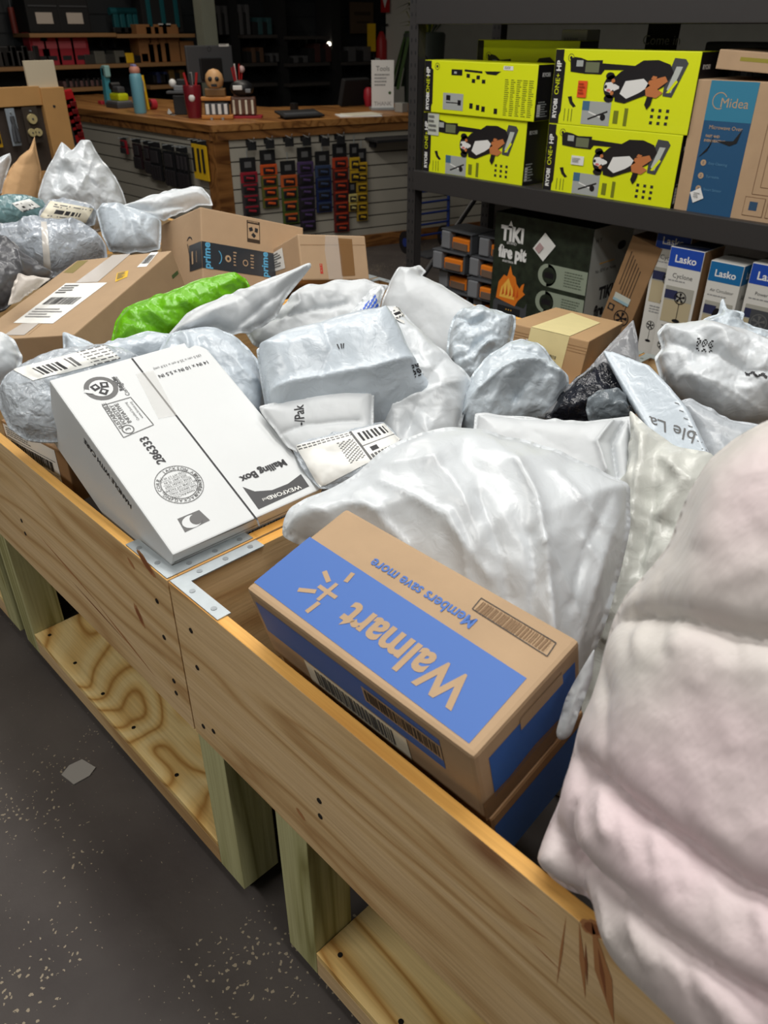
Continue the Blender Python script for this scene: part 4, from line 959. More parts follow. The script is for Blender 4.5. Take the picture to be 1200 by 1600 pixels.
dogblack = mat('print black', (28, 26, 30), .4, coat=.2); tan = mat('print tan', (196, 120, 70), .5); palegrey = mat('print grey', (168, 172, 170), .5)
def vac(F, w, h, ox=0, oy=0, dog=True):
    """the printed picture: stick vacuum along the top, dog lying under it; drawn in unit coordinates of the box face"""
    def P(a): return [(ox+(x-.5)*w, oy+(.5-y)*h) for x, y in a]
    F.poly(P([(.12, .12), (.155, .10), (.2, .11), (.25, .14), (.36, .13), (.36, .17), (.62, .19), (.64, .24), (.38, .25), (.36, .31), (.24, .31), (.13, .29)]), dogblack, 3)
    F.poly(P([(.24, .16), (.34, .16), (.34, .29), (.24, .29)]), mat('print smoke', (110, 116, 90), .4), 4)
    F.poly(P([(.17, .14), (.22, .14), (.22, .22), (.17, .22)]), palegrey, 4)
    F.poly(P([(.84, .08), (.91, .09), (.93, .14), (.86, .55), (.80, .54), (.80, .40)]), dgrey, 3)
    F.poly(P([(.86, .18), (.90, .18), (.85, .50), (.82, .46)]), mat('print light', (190, 196, 190), .4), 4)
    F.poly(P([(.87, .34), (.885, .36), (.84, .5), (.82, .5)]), ryel, 5)
    if not dog: return
    F.poly(P([(.46, .34), (.50, .26), (.58, .20), (.64, .12), (.74, .11), (.82, .16), (.85, .26), (.80, .42), (.74, .50), (.64, .58), (.55, .66), (.48, .64)]), dogblack, 5)
    F.poly(P([(.54, .38), (.66, .34), (.71, .42), (.64, .52), (.56, .60), (.51, .54)]), white, 6)
    F.poly(P([(.70, .36), (.80, .30), (.82, .36), (.76, .46), (.80, .50), (.76, .57), (.69, .55), (.68, .46)]), tan, 6)
    F.poly(P([(.72, .30), (.75, .31), (.74, .35), (.71, .34)]), tan, 7)
    u, v = P([(.445, .46)])[0]; k = h/.265
    F.disc(u, v, .036*k, dogblack, 6, sc=(.95, 1.1), n=20); F.disc(u-.010*k, v+.036*k, .016*k, dogblack, 6, sc=(1.2, .8), n=14); F.disc(u-.006*k, v-.040*k, .016*k, dogblack, 6, sc=(1.3, .8), n=14)
    F.poly([(u+.034*k, v+.003*k), (u+.034*k, v-.005*k), (u-.002*k, v-.020*k), (u-.026*k, v-.014*k), (u-.032*k, v), (u-.026*k, v+.013*k), (u-.002*k, v+.016*k)], white, 7)
    F.disc(u-.024*k, v-.0005*k, .0065*k, ink, 8, n=10); F.disc(u-.010*k, v-.012*k, .006*k, mat('tongue pink', (214, 120, 120), .5), 8, sc=(1.6, .8), n=10)
    for s2 in (-1, 1): F.disc(u+.006*k, v+s2*.020*k, .008*k, tan, 8, n=10); F.disc(u+.010*k, v+s2*.013*k, .0035*k, ink, 9, n=8)
    F.poly(P([(.70, .56), (.74, .56), (.73, .66), (.71, .72), (.69, .66)]), dogblack, 6)
def ryobi(name, loc, rot, dims, label, sticker=None, back=False, grp='lime yellow vacuum cartons on the rack', mark=None):
    b = Box(loc, rot, dims, ryel, .003); w, _, h = dims; F = b.face('-y')
    s = .075*w
    F.poly([(-w/2+.002, -h/2+.002), (-w/2+s, -h/2+.002), (-w/2+s, -h*.38), (-w/2+s*1.15, -h*.32), (-w/2+s*1.15, h*.32), (-w/2+s*.9, h*.36), (-w/2+s*.9, h/2-.002), (-w/2+.002, h/2-.002)], dogblack, 1)
    F.text('RYOBI', -w/2+s*.5, -h*.29, .0175, white, PI/2, 2, .04); F.text('ONE+', -w/2+s*.5, .01, .020, ryel, PI/2, 2, .0); F.text('HP', -w/2+s*.5, h*.28, .021, white, PI/2, 2, .03)
    F.ring(-w/2+s*1.65, h*.39, .013, .002, ink, 2, n=18); F.disc(-w/2+s*1.65, h*.39, .006, ink, 2, n=8)
    def P(x, y): return ((x-.5)*w, (.5-y)*h)
    if not back:
        vac(F, w, h)
        x0, y0 = P(.25, .97); x1, y1 = P(.46, .66); F.rect(x0, y0, x1, y1, palegrey, 2); F.rect(x0, (y0*.4+y1*.6), x0+(x1-x0)*.25, y1, mat('print denim', (70, 110, 140), .5), 3)
        F.bar(P(.30, .9), P(.44, .78), .006, dogblack, 3); F.bar(P(.30, .8), P(.42, .88), .005, white, 3); F.disc(*P(.41, .86), .012, dogblack, 4)
        x0, y0 = P(.485, .93); x1, y1 = P(.52, .76); F.rect(x0, y0, x1, y1, mat('olive print lines', (120, 128, 30), .5), 2); x0, y0 = P(.56, .95); x1, y1 = P(.585, .72); F.rect(x0, y0, x1, y1, mat('olive print lines', (120, 128, 30), .5), 2)
        F.poly([P(.13, .62), P(.16, .61), P(.17, .68), P(.20, .74), P(.18, .76), P(.15, .71)], dogblack, 2)
        for k in range(3):
            for j in range(3): F.rect(*P(.74+.05*k, .74+.08*j), *P(.76+.05*k, .70+.08*j), ink, 2)
        for x in (.115, .145, .17): F.rect(*P(x, .95), *P(x+.006, .78), mat('olive print lines', (120, 128, 30), .5), 2)
    else:
        F.rect(*P(.19, .92), *P(.38, .60), palegrey, 2); F.bar(P(.22, .78), P(.36, .78), .004, dogblack, 3); F.rect(*P(.22, .74), *P(.26, .64), dogblack, 3); F.rect(*P(.33, .82), *P(.36, .72), dogblack, 3)
        F.rect(*P(.26, .26), *P(.36, .15), dogblack, 2); F.rect(*P(.285, .23), *P(.31, .19), palegrey, 3); F.bar(P(.38, .16), P(.54, .18), .008, dogblack, 2); F.poly([P(.56, .16), P(.70, .15), P(.66, .22), P(.58, .21)], dogblack, 2)
        for k, (x, y) in enumerate(((.40, .24), (.49, .26), (.45, .33), (.54, .33), (.44, .78), (.50, .80), (.55, .82), (.66, .84))): F.rect(*P(x, y+.05 if k < 4 else y+.08), *P(x+.03, y-.02), dogblack, 2)
        for k in range(5): F.lines(*P(.74+.05*k, .95), *P(.78+.05*k, .28), 18, mat('olive print lines', (120, 128, 30), .5), 2)
        F.rect(*P(.72, .12), *P(.80, .05), white, 2); F.lines(*P(.73, .11), *P(.79, .06), 2, greyink, 3)
    for f in ('+x', '-x', '-z', '+z'):
        G = b.face(f)
        if f in ('+x', '-x'):
            d = dims[1]; G.rect(-d/2+.002, -h/2+.002, d/2-.002, h/2-.002, dogblack, 1)
            if f == '+x':
                G.text('RYOBI', -d*.18, h*.32, .014, white, 0, 2, .04); G.lines(-d*.4, -h*.45, d*.0, -h*.15, 7, palegrey, 2); G.rect(-d*.42, -h*.42, -d*.3, -h*.2, white, 2)
    if sticker:
        (m, q) = sticker; p = b.part('sticker', q); G = Face(p, b.frame('-y'), .0035)
        x0, y0, x1, y1 = m[1]; G.rect(*P(x0, y1), *P(x1, y0), m[0], 1); G.lines(*P(x0+.01, y1-.03), *P(x1-.01, y0+.03), 4, greyink if m[0] is not orange2 else mat('dark red print', (160, 50, 20), .5), 2)
    b.done(name, label, 'box', None)
orange2 = mat('bright orange sticker', (232, 88, 36), .5)
BH2 = .265
ryobi('vacuum_carton', (-1.835, YR+.10, SH+BH2/2), (0, 0, 0), (.61, .16, BH2), 'lime yellow vacuum carton with a white bar code sticker, bottom right of the stack', ((white, (.22, .42, .32, .55)), 'white bar code sticker'))
ryobi('vacuum_carton', (-1.828, YR+.10, SH+BH2*1.5+.003), (0, .0, 0), (.625, .16, BH2+.005), 'lime yellow vacuum carton with an orange sticker, on top of the right stack', ((orange2, (.20, .40, .27, .62)), 'orange sticker'))
ryobi('vacuum_carton', (-2.56, YR+.10, SH+BH2/2), (0, 0, 0), (.615, .16, BH2), 'lime yellow vacuum carton with a pale sticker over its black band, bottom left', ((mat('pale grey sticker', (196, 200, 190), .5), (.055, .01, .17, .36)), 'pale grey label'))
ryobi('vacuum_carton', (-2.535, YR+.105, SH+BH2+.108), (0, .004, 0), (.645, .19, .213), 'lime yellow vacuum carton printed with parts pictures, on top at left', None, back=True)
ryobi('vacuum_carton', (-2.45, YR+.30, SH+.28), (0, 0, 0), (.56, .14, .56), 'lime yellow vacuum carton standing behind the front stacks, only its top showing')
# microwave carton
b = Box((-1.09, YR+.21, SH+.225), (0, 0, 0), (.86, .36, .45), kraft_l, .004); F = b.face('-y'); w, h = .86, .45
teal_p = mat('teal print', (52, 128, 160), .5); navy_p = mat('navy print', (34, 82, 122), .5)
x0 = b.on('-y', 1103, 200)[0]; 
F.rect(-.375, -.223, -.20, .223, navy_p, 1); F.rect(-.375, .095, -.20, .223, teal_p, 2)
F.text('Midea', -.275, .155, .030, kraft_l, 0, 3, .0); F.ring(-.330, .160, .026, .003, kraft_l, 3, n=24, a0=.5, a1=5.2)
F.text('Microwave Oven', -.288, .075, .0125, kraft_l, 0, 3); F.text('FAST AND', -.33, .045, .008, kraft_l, 0, 3, .03); F.text('EVEN HEATING', -.32, .03, .008, kraft_l, 0, 3, .03)
for k in range(3): F.disc(-.345, -.045-.045*k, .011, kraft_l, 3, n=14); F.text('EZP'[k], -.345, -.045-.045*k, .009, navy_p, 0, 4); F.text(('Easy Cleaning', 'Turntable', 'Smart Sensor')[k], -.325, -.045-.045*k, .009, mat('pale blue print', (90, 140, 175), .5), 0, 3, align='l')
F.poly([(-.37, -.03), (-.33, .02), (-.325, .05), (-.335, .02), (-.34, -.005)], blackm, 4); F.poly([(-.31, .03), (-.25, .035), (-.225, .075), (-.235, .03), (-.26, .018)], blackm, 4)
F.rect(-.14, .13, .2, .175, navy_p, 2); F.text('BAKE & GRILL', -.13, .152, .02, kraft_l, 0, 3, .03, align='l')
for (a, c, d, e) in ((-.14, -.13, .25, .10), (-.115, -.105, .2, .06), (-.09, -.08, .15, .02)):
    for p_, q_ in (((a, c), (d, c)), ((a, e), (d, e)), ((a, c), (a, e)), ((d, c), (d, e))): F.bar(p_, q_, .0016, mat('brown line', (110, 78, 50), .6), 2)
for k in range(4):
    x = -.16+.085*k; F.rect(x, -.205, x+.075, -.14, mat('brown line', (110, 78, 50), .6), 2); F.rect(x+.002, -.203, x+.073, -.142, kraft_l, 3); F.rect(x+.02, -.185, x+.05, -.155, mat('navy blob', (50, 80, 110), .5), 4)
p = b.part('sticker', 'small white sticker turned on its corner'); G = Face(p, b.frame('-y'), .003); u, v = b.on('-y', 1089, 305); G.rect(u-.022, v-.02, u+.022, v+.02, white, 1, ang=.5); G.lines(u-.012, v-.01, u+.012, v+.01, 3, ltink, 2)
b.done('microwave_carton', 'brown microwave oven carton with a blue front panel and a crooked white sticker', 'box')
# cardboard tray on top at right, chalk sign, white cards
b = Box((-1.08, YR+.20, SH+.495), (0, .05, .04), (.76, .34, .06), kraft_l, .003); F = b.face('-y'); F.rect(-.3, .0, .3, .012, mat('olive strip', (150, 140, 50), .6), 1); F.disc(-.16, -.006, .008, ink, 2); F.rect(-.13, -.014, -.1, 0, ink, 2)
b.done('cardboard_tray', 'shallow cardboard tray lying on top of the microwave oven carton', 'tray')
q = at(1035, 58, 1, YR+.4)
b = Box(q, (-.05, 0, 0), (.14, .01, .10), blackm, .002); b.face('-y').text('Come in', .0, -.01, .034, mat('chalk', (170, 168, 160), .9), 0, 1, .0)
mb = b.mb; mb.box((0, .02, -.21), (.10, .03, .32), blackm)
b.done('chalk_sign', 'small black sign chalked Come in, behind the orange stickered carton', 'sign')
q = at(907, 60, 1, YR+.35); b = Box((q[0], q[1], SH+.30), (0, 0, 0), (.13, .1, .60), mat('off white box', (190, 190, 184), .6), .003); F = b.face('-y'); F.lines(-.05, .2, .05, .27, 3, ltink, 1)
b.done('white_carton', 'plain off white carton showing its top edge behind the orange stickered carton', 'box')
q = at(1140, 95, 1, YR+.45)
mb = MB(); mb.box((0, 0, 0), (.35, .14, .56), dgrey, .01)
for k in range(5): mb.box((-.12+.05*k, -.075, .12), (.02, .01, .2), black, .002)
tag(mb.build('appliance', M=Matrix.Translation((-1.50, YR+.42, SH+.281))), 'dark grey ribbed appliance standing behind the vacuum cartons', 'appliance')

# ---- lower shelf
# fire pit carton
dkgreen = mat('dark green foliage print', (38, 46, 34), .5, var=.5, vscale=28); sage = mat('sage print', (146, 156, 138), .5)
b = Box((-2.16, 3.10+.17, LO+.325), (0, 0, 0), (.545, .34, .65), dkgreen, .004); F = b.face('-y')
F.text('TIKI', -.165, .235, .062, white, 0, 2, .05, sx=.85); F.poly([(-.195, .262), (-.178, .295), (-.161, .262)], white, 2); F.text('BRAND', -.165, .193, .012, white, 0, 2); F.text('fire pit', -.155, .15, .052, white, 0, 2, .06, sx=.8); F.text('stainless', -.18, .108, .014, white, 0, 2)
fire1 = mat('flame orange print', (226, 122, 34), .5); fire2 = mat('flame yellow print', (246, 190, 80), .5)
F.poly([(-.235, -.08), (-.225, .0), (-.195, .04), (-.175, .035), (-.16, .09), (-.145, .05), (-.125, .04), (-.115, .01), (-.095, -.01), (-.085, .01), (-.07, .02), (-.075, -.02), (-.06, -.03), (-.08, -.05), (-.1, -.07), (-.115, -.1)], fire1, 2)
F.poly([(-.215, -.07), (-.205, -.02), (-.18, .01), (-.165, .03), (-.15, .0), (-.135, -.02), (-.12, -.07)], fire2, 3)
for k in range(5): F.poly([(-.20+.022*k, -.06), (-.193+.022*k, -.01+.012*(k % 2)), (-.186+.022*k, -.05)], mat('flame red print', (206, 84, 26), .5), 4)
F.poly([(-.25, -.10), (-.24, -.085), (-.06, -.10), (-.045, -.07), (-.04, -.30), (-.25, -.30)], dgrey, 1); F.rect(-.22, -.31, -.08, -.11, blackm, 3)
for k in range(3): F.disc(-.165+.015*k, -.125, .003, fire2, 4)
for k, (t1, t2) in enumerate((('Smokeless', 'Low Ash'), ('Portable', 'Patio'), ('Easy', 'Clean Up'))):
    y = .085-.125*k; F.rect(.055, y-.052, .27, y+.052, sage, 2); F.disc(.055, y, .052, sage, 2, n=24); F.disc(.065, y, .038, dkgreen, 3, sc=(1, 1)); F.rect(.04, y-.012, .09, y+.014, dogblack, 4); F.lines(.15, y-.04, .255, y+.035, 6, mat('moss text', (90, 100, 84), .6), 3)
G = b.face('+x'); G.rect(-.168, -.323, .168, .323, mat('pale print side', (186, 190, 186), .5), 1)
G.text('TIKI', -.0, .02, .055, ink, 0, 2, .05, sx=.85); G.text('fire pit', .0, -.06, .05, ink, 0, 2, .05, sx=.8); G.rect(-.09, .16, .03, .165, fire2, 2); G.text('No SEW or Noise', -.03, .13, .016, ink, 0, 2); G.disc(.08, .22, .025, ink, 2, sc=(1.4, .8)); G.text('H Y', -.12, .27, .022, ink, 0, 2)
p = b.part('sticker', 'large white price label stuck on crooked'); G = Face(p, b.frame('-y'), .004); u, v = b.on('-y', 851, 386); G.rect(u-.04, v-.05, u+.04, v+.05, paper, 1, ang=-.65); G.rect(u-.03, v-.04, u+.0, v+.0, mat('pinkish print', (190, 160, 160), .6), 2, ang=-.65, c=(u, v))
b.done('fire_pit_carton', 'dark green fire pit carton with a flame picture, on the lower shelf', 'box')
# leaning brown fan carton
b = Box((-1.70, YR+.14, .545), (0, .24, 0), (.145, .14, .62), kraft_d, .003); F = b.face('-y')
for k in range(6): F.rect(-.05+.014*k, .10-.02*k, -.046+.014*k, .25-.012*k, mat('brown black ink', (60, 44, 30), .7), 1)
def fan(F, u, v, r, stand=.1, layer=2, m=None):
    m = m or dogblack; F.ring(u, v, r, r*.14, m, layer, n=20)
    for k in range(5):
        a = k*2*PI/5+.3; F.poly([(u, v), (u+r*.85*math.cos(a-.28), v+r*.85*math.sin(a-.28)), (u+r*.85*math.cos(a+.28), v+r*.85*math.sin(a+.28))], m, layer+1)
    F.disc(u, v, r*.22, m, layer+2, n=10)
    if stand: F.bar((u, v-r), (u, v-r-stand), r*.1, m, layer); F.disc(u, v-r-stand, r*.7, m, layer, sc=(1, .45), n=14)
fan(F, .02, -.03, .034, 0); F.rect(-.06, -.02, -.03, .01, ink, 2); F.disc(-.045, -.005, .01, kraft_d, 3)
p = b.part('sticker', 'pale sticker'); G = Face(p, b.frame('-y'), .002); G.rect(-.05, .03, .03, .065, mat('pale grey sticker', (196, 200, 190), .5), 1); G.rect(-.05, .03, .03, .042, mat('pale blue strip', (150, 180, 190), .5), 2)
b.done('fan_carton', 'narrow brown carton printed with a fan, leaning on the fire pit carton', 'box')
bluel = mat('blue label print', (30, 72, 170), .45); azure = mat('azure label print', (24, 104, 160), .45)
def lasko(px, w, h, d, title, lbl, m, yo=0., topdark=True, pic='stand', rot=0):
    x, y, z = px
    b = Box((x+w/2, y+d/2, z+h/2), (0, 0, rot), (w, d, h), mat('off white print', (214, 212, 206), .5), .002); F = b.face('-y'); G = b.face('+x')
    th = .075; F.rect(-w/2+.002, h/2-th, w/2-.002, h/2-.002, m, 1); F.text('Lasko', 0, h/2-th*.56, w*.19, white, 0, 2, .02)
    F.text(title, 0, h/2-th-.032, w*.125 if len(title) < 9 else w*.085, greyink, 0, 2); F.lines(-w*.4, h/2-th-.06, w*.42, h/2-th-.05, 1, ltink, 2)
    F.rect(-w*.42, h/2-th-.22, w*.42, h/2-th-.075, mat('picture beige', (186, 172, 140), .5), 2); F.rect(-w*.42, h/2-th-.13, w*.42, h/2-th-.075, mat('picture grey', (168, 166, 156), .5), 3)
    F.rect(-w*.42, h/2-th-.125, -w*.05, h/2-th-.09, mat('picture indigo', (46, 50, 84), .5), 4)
    if pic == 'stand': fan(F, w*.06, h/2-th-.115, .024, .07, 5)
    elif pic == 'oval': F.disc(0, h/2-th-.13, .03, dogblack, 5, sc=(.6, 1.1)); F.disc(w*.3, h/2-th-.12, .012, dogblack, 5)
    else: F.rect(-w*.25, h/2-th-.18, w*.3, h/2-th-.09, dgrey, 5); fan(F, 0, h/2-th-.135, .03, 0, 6, greyink)
    F.lines(-w*.35, h/2-th-.27, w*.35, h/2-th-.235, 3, ltink, 2)
    for k in range(2): fan(F, -w*.22+w*.42*k, h/2-th-.32-.01*k, .018, .05, 2)
    if topdark:
        T = b.face('+z'); T.rect(-w/2+.004, -d/2+.004, w/2-.004, d/2-.004, mat('top blue grey', (60, 72, 110), .5), 1); T.bar((-w*.4, -d*.3), (w*.4, -d*.1), .01, steel, 2)
        G.rect(-d/2+.002, -h/2+.002, d/2-.002, h/2-.002, kraft_d, 1)
    else:
        G.rect(-d/2+.002, h/2-th, d/2-.002, h/2-.002, m, 1); G.text('Lasko', 0, h/2-th*.56, w*.19, white, 0, 2, .02); G.text('Air', -d*.2, h/2-th-.05, .02, greyink, 0, 2)
    b.done('fan_carton', lbl, 'box')
lasko((-1.59, YR+.075, LO), .15, .70, .15, 'Cyclone', 'tall white and blue fan carton partly hidden behind its twin at left', bluel)
lasko((-1.482, YR-.005, LO), .142, .66, .17, 'Cyclone', 'tall white and blue fan carton with a brown side, in front of its twin', bluel)
lasko((-1.312, YR+.0, LO), .132, .635, .15, 'Air Circulator', 'white fan carton with an azure top band and a dark oval fan picture', azure, topdark=False, pic='oval')
lasko((-1.155, YR+.0, LO), .15, .655, .15, 'Power Pro', 'white and blue fan carton at the right edge with a square fan picture', bluel, topdark=False, pic='box')
# orange and grey plastic storage trays
def tray_unit(x, y, z, lbl, rot=0):
    c = empty('storage_bin', (x, y, z), (0, 0, rot)); tag(c, lbl, 'bin', 'orange and grey storage bins on the lower shelf')
    mb = MB(); mb.box((0, 0, .006), (.21, .17, .012), dgrey, .003); mb.box((-.10, 0, .05), (.012, .17, .09), dgrey, .003); mb.box((0, .08, .05), (.2, .012, .09), dgrey, .003); mb.box((.1, 0, .05), (.012, .17, .09), dgrey, .003)
    mb.box((-.07, -.07, .05), (.06, .05, .085), grey, .006); mb.box((0, 0, .098), (.22, .18, .008), dgrey, .003); mb.build('shell', c)
    mb = MB(); mb.box((.03, -.03, .04), (.12, .11, .055), orange, .005); mb.box((.03, -.088, .03), (.10, .006, .035), mat('brown grey insert', (110, 90, 76), .5), .002); mb.build('drawer', c)
LZ = LO
i = 0
names = ['at the bottom left', 'at the bottom middle', 'second from bottom at left', 'second from bottom, middle', 'third from bottom at left', 'third from bottom, middle', 'fourth from bottom, left', 'fourth from bottom, middle', 'on top at left', 'on top, half hidden by the fire pit carton']
for k in range(5):
    for j in range(2):
        tray_unit(-2.74+.235*j+.012*((k*3) % 4)+(0.05 if k == 4 else 0), YR+.17+(.02*((k+j) % 3)), LZ+.103*k, 'orange and dark grey storage bin '+names[i], .1*math.sin(k*3+j)); i += 1
# ================================================================ shop counter and what stands on it
KZ = 1.0
cA = Vector((-5.354, 3.431, 0)); cB = Vector((-8.8, 3.36, 0)); cC = Vector((-4.62, 5.95, 0))
dL = (cB-cA).normalized(); dR = (cC-cA).normalized(); nL = Vector((dL.y, -dL.x, 0)); nR = Vector((dR.y, -dR.x, 0))
if nL.y > 0: nL = -nL
if nR.x < 0: nR = -nR
cn = empty('shop_counter', cA); tag(cn, 'long L shaped shop counter with an oak top and white slatted front', 'counter')
cream_p = mat('cream slat panel', (176, 170, 156), .55)
def L2(p): return (p.x-cA.x, p.y-cA.y)
mb = MB(); W_ = .95
pin = cA-nR*W_-nL*W_+ (dL*0)
inner = cA+dL*W_+dR*W_
top = [cA, cB, cB-nL*W_, cA-nL*W_-nR*W_, cC-nR*W_, cC]
pts = [L2(p) for p in top]
if sum(a[0]*b[1]-b[0]*a[1] for a, b in zip(pts, pts[1:]+pts[:1])) < 0: pts = pts[::-1]
mb.prism(pts, KZ-.045, KZ, oak_x); mb.build('counter_top', cn)
def slatface(a, dr, nn, ln, z0=.1, z1=.93):
    mb = MB(); base = L2(a-nn*.05); B = Vector((base[0], base[1], 0))
    ux = dr; M = Matrix([[dr.x, nn.x, 0, B.x], [dr.y, nn.y, 0, B.y], [0, 0, 1, 0], [0, 0, 0, 1]])
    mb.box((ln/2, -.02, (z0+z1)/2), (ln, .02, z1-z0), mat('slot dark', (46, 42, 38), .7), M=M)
    z = z1; 
    while z > z0+.02:
        mb.box((ln/2, -.006, z-.045), (ln, .014, .088), cream_p, .002, M=M); z -= .0975
    mb.build('slatted_front', cn)
    mb = MB(); mb.box((ln/2, .0, z0/2), (ln, .03, z0), oak_y, M=M); mb.build('skirting', cn)
slatface(cA+dL*.10, dL, nL, 3.7); slatface(cA+dR*.10, dR, nR, 2.4)
mb = MB(); c = L2(cA-nL*.07-nR*.07); mb.box((c[0], c[1], .47), (.13, .13, .94), oak_y, .004); mb.build('corner_post', cn)
mb = MB()
for (a, dr, nn, ln) in ((cA, dL, nL, 3.8), (cA, dR, nR, 2.5)):
    B = L2(a-nn*.02); M = Matrix([[dr.x, nn.x, 0, B[0]], [dr.y, nn.y, 0, B[1]], [0, 0, 1, 0], [0, 0, 0, 1]])
    mb.box((ln/2, -.01, KZ-.075), (ln, .02, .06), oak_y, M=M)
mb.build('edge_trim', cn)

def frame_at(p, dr, nn):
    """x along the counter face, y out of it, z up"""
    return Matrix([[dr.x, nn.x, 0, p[0]], [dr.y, nn.y, 0, p[1]], [0, 0, 1, p[2]], [0, 0, 0, 1]])
def onface(a, nn, px, py, out=0.):
    """point where the line of sight meets a counter front"""
    r = ray(px, py); n = np.array(nn); p0 = np.array(a)-n*.05+n*out
    t = ((p0-CAM)@n)/(r@n); return CAM+r*t
# hanging strips of carded tools on the right front
cols = [((386, 0), 246, 337, (150, 30, 46), (60, 52, 54), 'crimson and black'), ((417, 0), 234, 325, (206, 84, 34), (96, 96, 40), 'orange and olive'),
        ((449, 0), 251, 350, (190, 90, 40), (74, 92, 36), 'short orange topped olive green'), ((475, 0), 230, 361, (74, 56, 96), (40, 34, 44), 'purple and black'),
        ((503, 0), 236, 332, (52, 66, 96), (26, 40, 84), 'dark blue'), ((530, 0), 224, 363, (176, 62, 34), (104, 34, 30), 'rust red')]
def strip(px, y0, y1, c1, c2, lab, wid=.135, nn=nR, dr=dR, a=cA, name='tool_strip', cat='tool pack', grp='strips of carded tools hanging on the counter front'):
    T0 = onface(a, nn, px, y0, .03); T1 = onface(a, nn, px, y1, .03); h = T0[2]-T1[2]
    c = empty(name, T0); tag(c, lab, cat, grp)
    Mr = frame_at((0, 0, 0), dr, nn)
    s = 1 if Vector((rt[0], rt[1], 0)).dot(dr) > 0 else -1
    mb = MB(); mb.box((0, 0, -.05), (wid*.92, .006, .10), mat('header card', (30, 30, 32), .4), .002, M=Mr); mb.box((0, .004, -.05), (wid*.4, .003, .04), greyink, M=Mr)
    mb.cyl(Mr @ Vector((0, .0, .0)), Mr @ Vector((0, -.0, .06)), .003, steel, n=6); mb.build('header_card', c)
    m1 = mat('card '+lab, c1, .45); m2 = mat('card low '+lab, c2, .45)
    k = max(2, int((h-.1)/.075)); dz = (h-.1)/k
    for i in range(k):
        mb = MB(); z = -.1-dz*(i+.5); mb.box((0, .006, z), (wid, .016, dz*.96), m1 if i < max(1, k//4) else m2, .003, M=Mr)
        mb.box((0, .016, z-.006), (wid*(.78 if i % 2 else .7), .012, dz*.6), mat('dim tool black', (34, 32, 34), .4), .006, M=Mr); mb.cyl(Mr @ Vector((-wid*.22, .024, z)), Mr @ Vector((wid*.22, .024, z-.008)), dz*.12, m1, n=8); mb.box((0, .0155, z+dz*.33), (wid*.8, .004, dz*.16), m1, M=Mr)
        mb.build('tool_card', c)
for (px, _), y0, y1, c1, c2, nm in cols: strip(px, y0, y1, c1, c2, nm+' strip of carded tools hanging on the white slatted counter front')
strip(553, 224, 285, (196, 160, 40), (176, 140, 36), 'upper short yellow strip of carded tools hanging right of the rust red strip', .09)
strip(564, 232, 345, (196, 158, 40), (170, 138, 40), 'long yellow strip of carded tools, rightmost on the slatted counter front', .10)
strip(550, 282, 330, (204, 190, 120), (184, 150, 40), 'lower short yellow strip of carded tools beside the rightmost one', .08)
for (px, py), hl in zip(((386, 219), (414, 216), (444, 213), (471, 212), (500, 213), (524, 210)), ('crimson', 'orange and olive', 'olive green', 'purple', 'dark blue', 'rust red')):
    T0 = onface(cA, nR, px, py, 0); c = MB(); Mr = frame_at((0, 0, 0), dR, nR)
    c.box((0, .01, 0), (.03, .01, .07), black, .002, M=Mr); c.box((0, .10, -.03), (.07, .008, .06), blackm, .002, M=Mr); c.tube([Mr @ Vector((0, .01, .01)), Mr @ Vector((0, .14, .0)), Mr @ Vector((0, .16, .03))], .003, steel, 6)
    tag(c.build('peg_hook', M=Matrix.Translation(T0)), 'black peg hook with a square tag above the '+hl+' strip', 'hook', 'peg hooks with square tags')
# left front: dark glove packs and yellow cutters
Ml = frame_at((0, 0, 0), dL, nL)
def pack(px, py, w, h, body, lab, name='glove_pack', cat='pack', yaw=0., grp=None, shape='glove'):
    T0 = onface(cA, nL, px, py, .05); M = Ml @ Matrix.Rotation(yaw, 4, 'Z')
    mb = MB(); mb.box((0, 0, -h*.06), (w, .006, h*.13), blackm, .001, M=M); mb.tube([M @ Vector((0, -.05, 0)), M @ Vector((0, .05, .0))], .003, steel, 6)
    if shape == 'glove':
        mb.box((0, .0, -h*.55), (w*.95, .02, h*.82), body, .008, M=M); 
        for k in range(4): mb.box((w*(-.33+.22*k), .014, -h*.75), (w*.16, .018, h*.36), mat('dark knit', (44, 40, 42), .35, coat=.4), .006, M=M)
        mb.box((0, .014, -h*.35), (w*.6, .012, h*.3), mat('dark shine', (58, 54, 56), .25, coat=.5), .006, M=M)
    else:
        mb.box((0, .0, -h*.55), (w*.9, .012, h*.88), body, .004, M=M); mb.box((w*.1, .01, -h*.5), (w*.28, .014, h*.6), black, .006, M=M)
    tag(mb.build(name, M=Matrix.Translation(T0)), lab, cat, grp)
gl = mat('dark maroon film', (46, 30, 34), .2, coat=.6); gk = mat('black film', (30, 30, 32), .2, coat=.6)
pack(192, 215, .10, .13, mat('deep red card', (150, 26, 40), .4), 'small red and white pack, leftmost on the left counter front')
for i, (px, py, w, h, m, lb) in enumerate(((212, 217, .13, .24, gl, 'maroon tinged glove pack beside the small red pack'), (228, 220, .10, .26, gl, 'dark glove pack, second from the small red pack'), (240, 222, .17, .30, gk, 'shiny black glove pack, left one of the wide pair'), (262, 226, .17, .32, gk, 'shiny black glove pack, right one of the wide pair'))):
    pack(px, py, w, h, m, lb)
for i, px in enumerate((277, 283, 289)): pack(px, 228+i, .05, .33, gk, ('narrow black pack next to the wide black glove pair', 'narrow black pack, middle one of three in a row', 'narrow black pack nearest the yellow packs')[i], yaw=.0)
for i, px in enumerate((302, 310, 317)): pack(px, 217+i*1.5, .075, .28, yellow, ('yellow cutter pack nearest the black packs', 'yellow cutter pack between two others', 'yellow cutter pack nearest the oak corner post')[i], 'cutter_pack', 'pack', shape='flat')

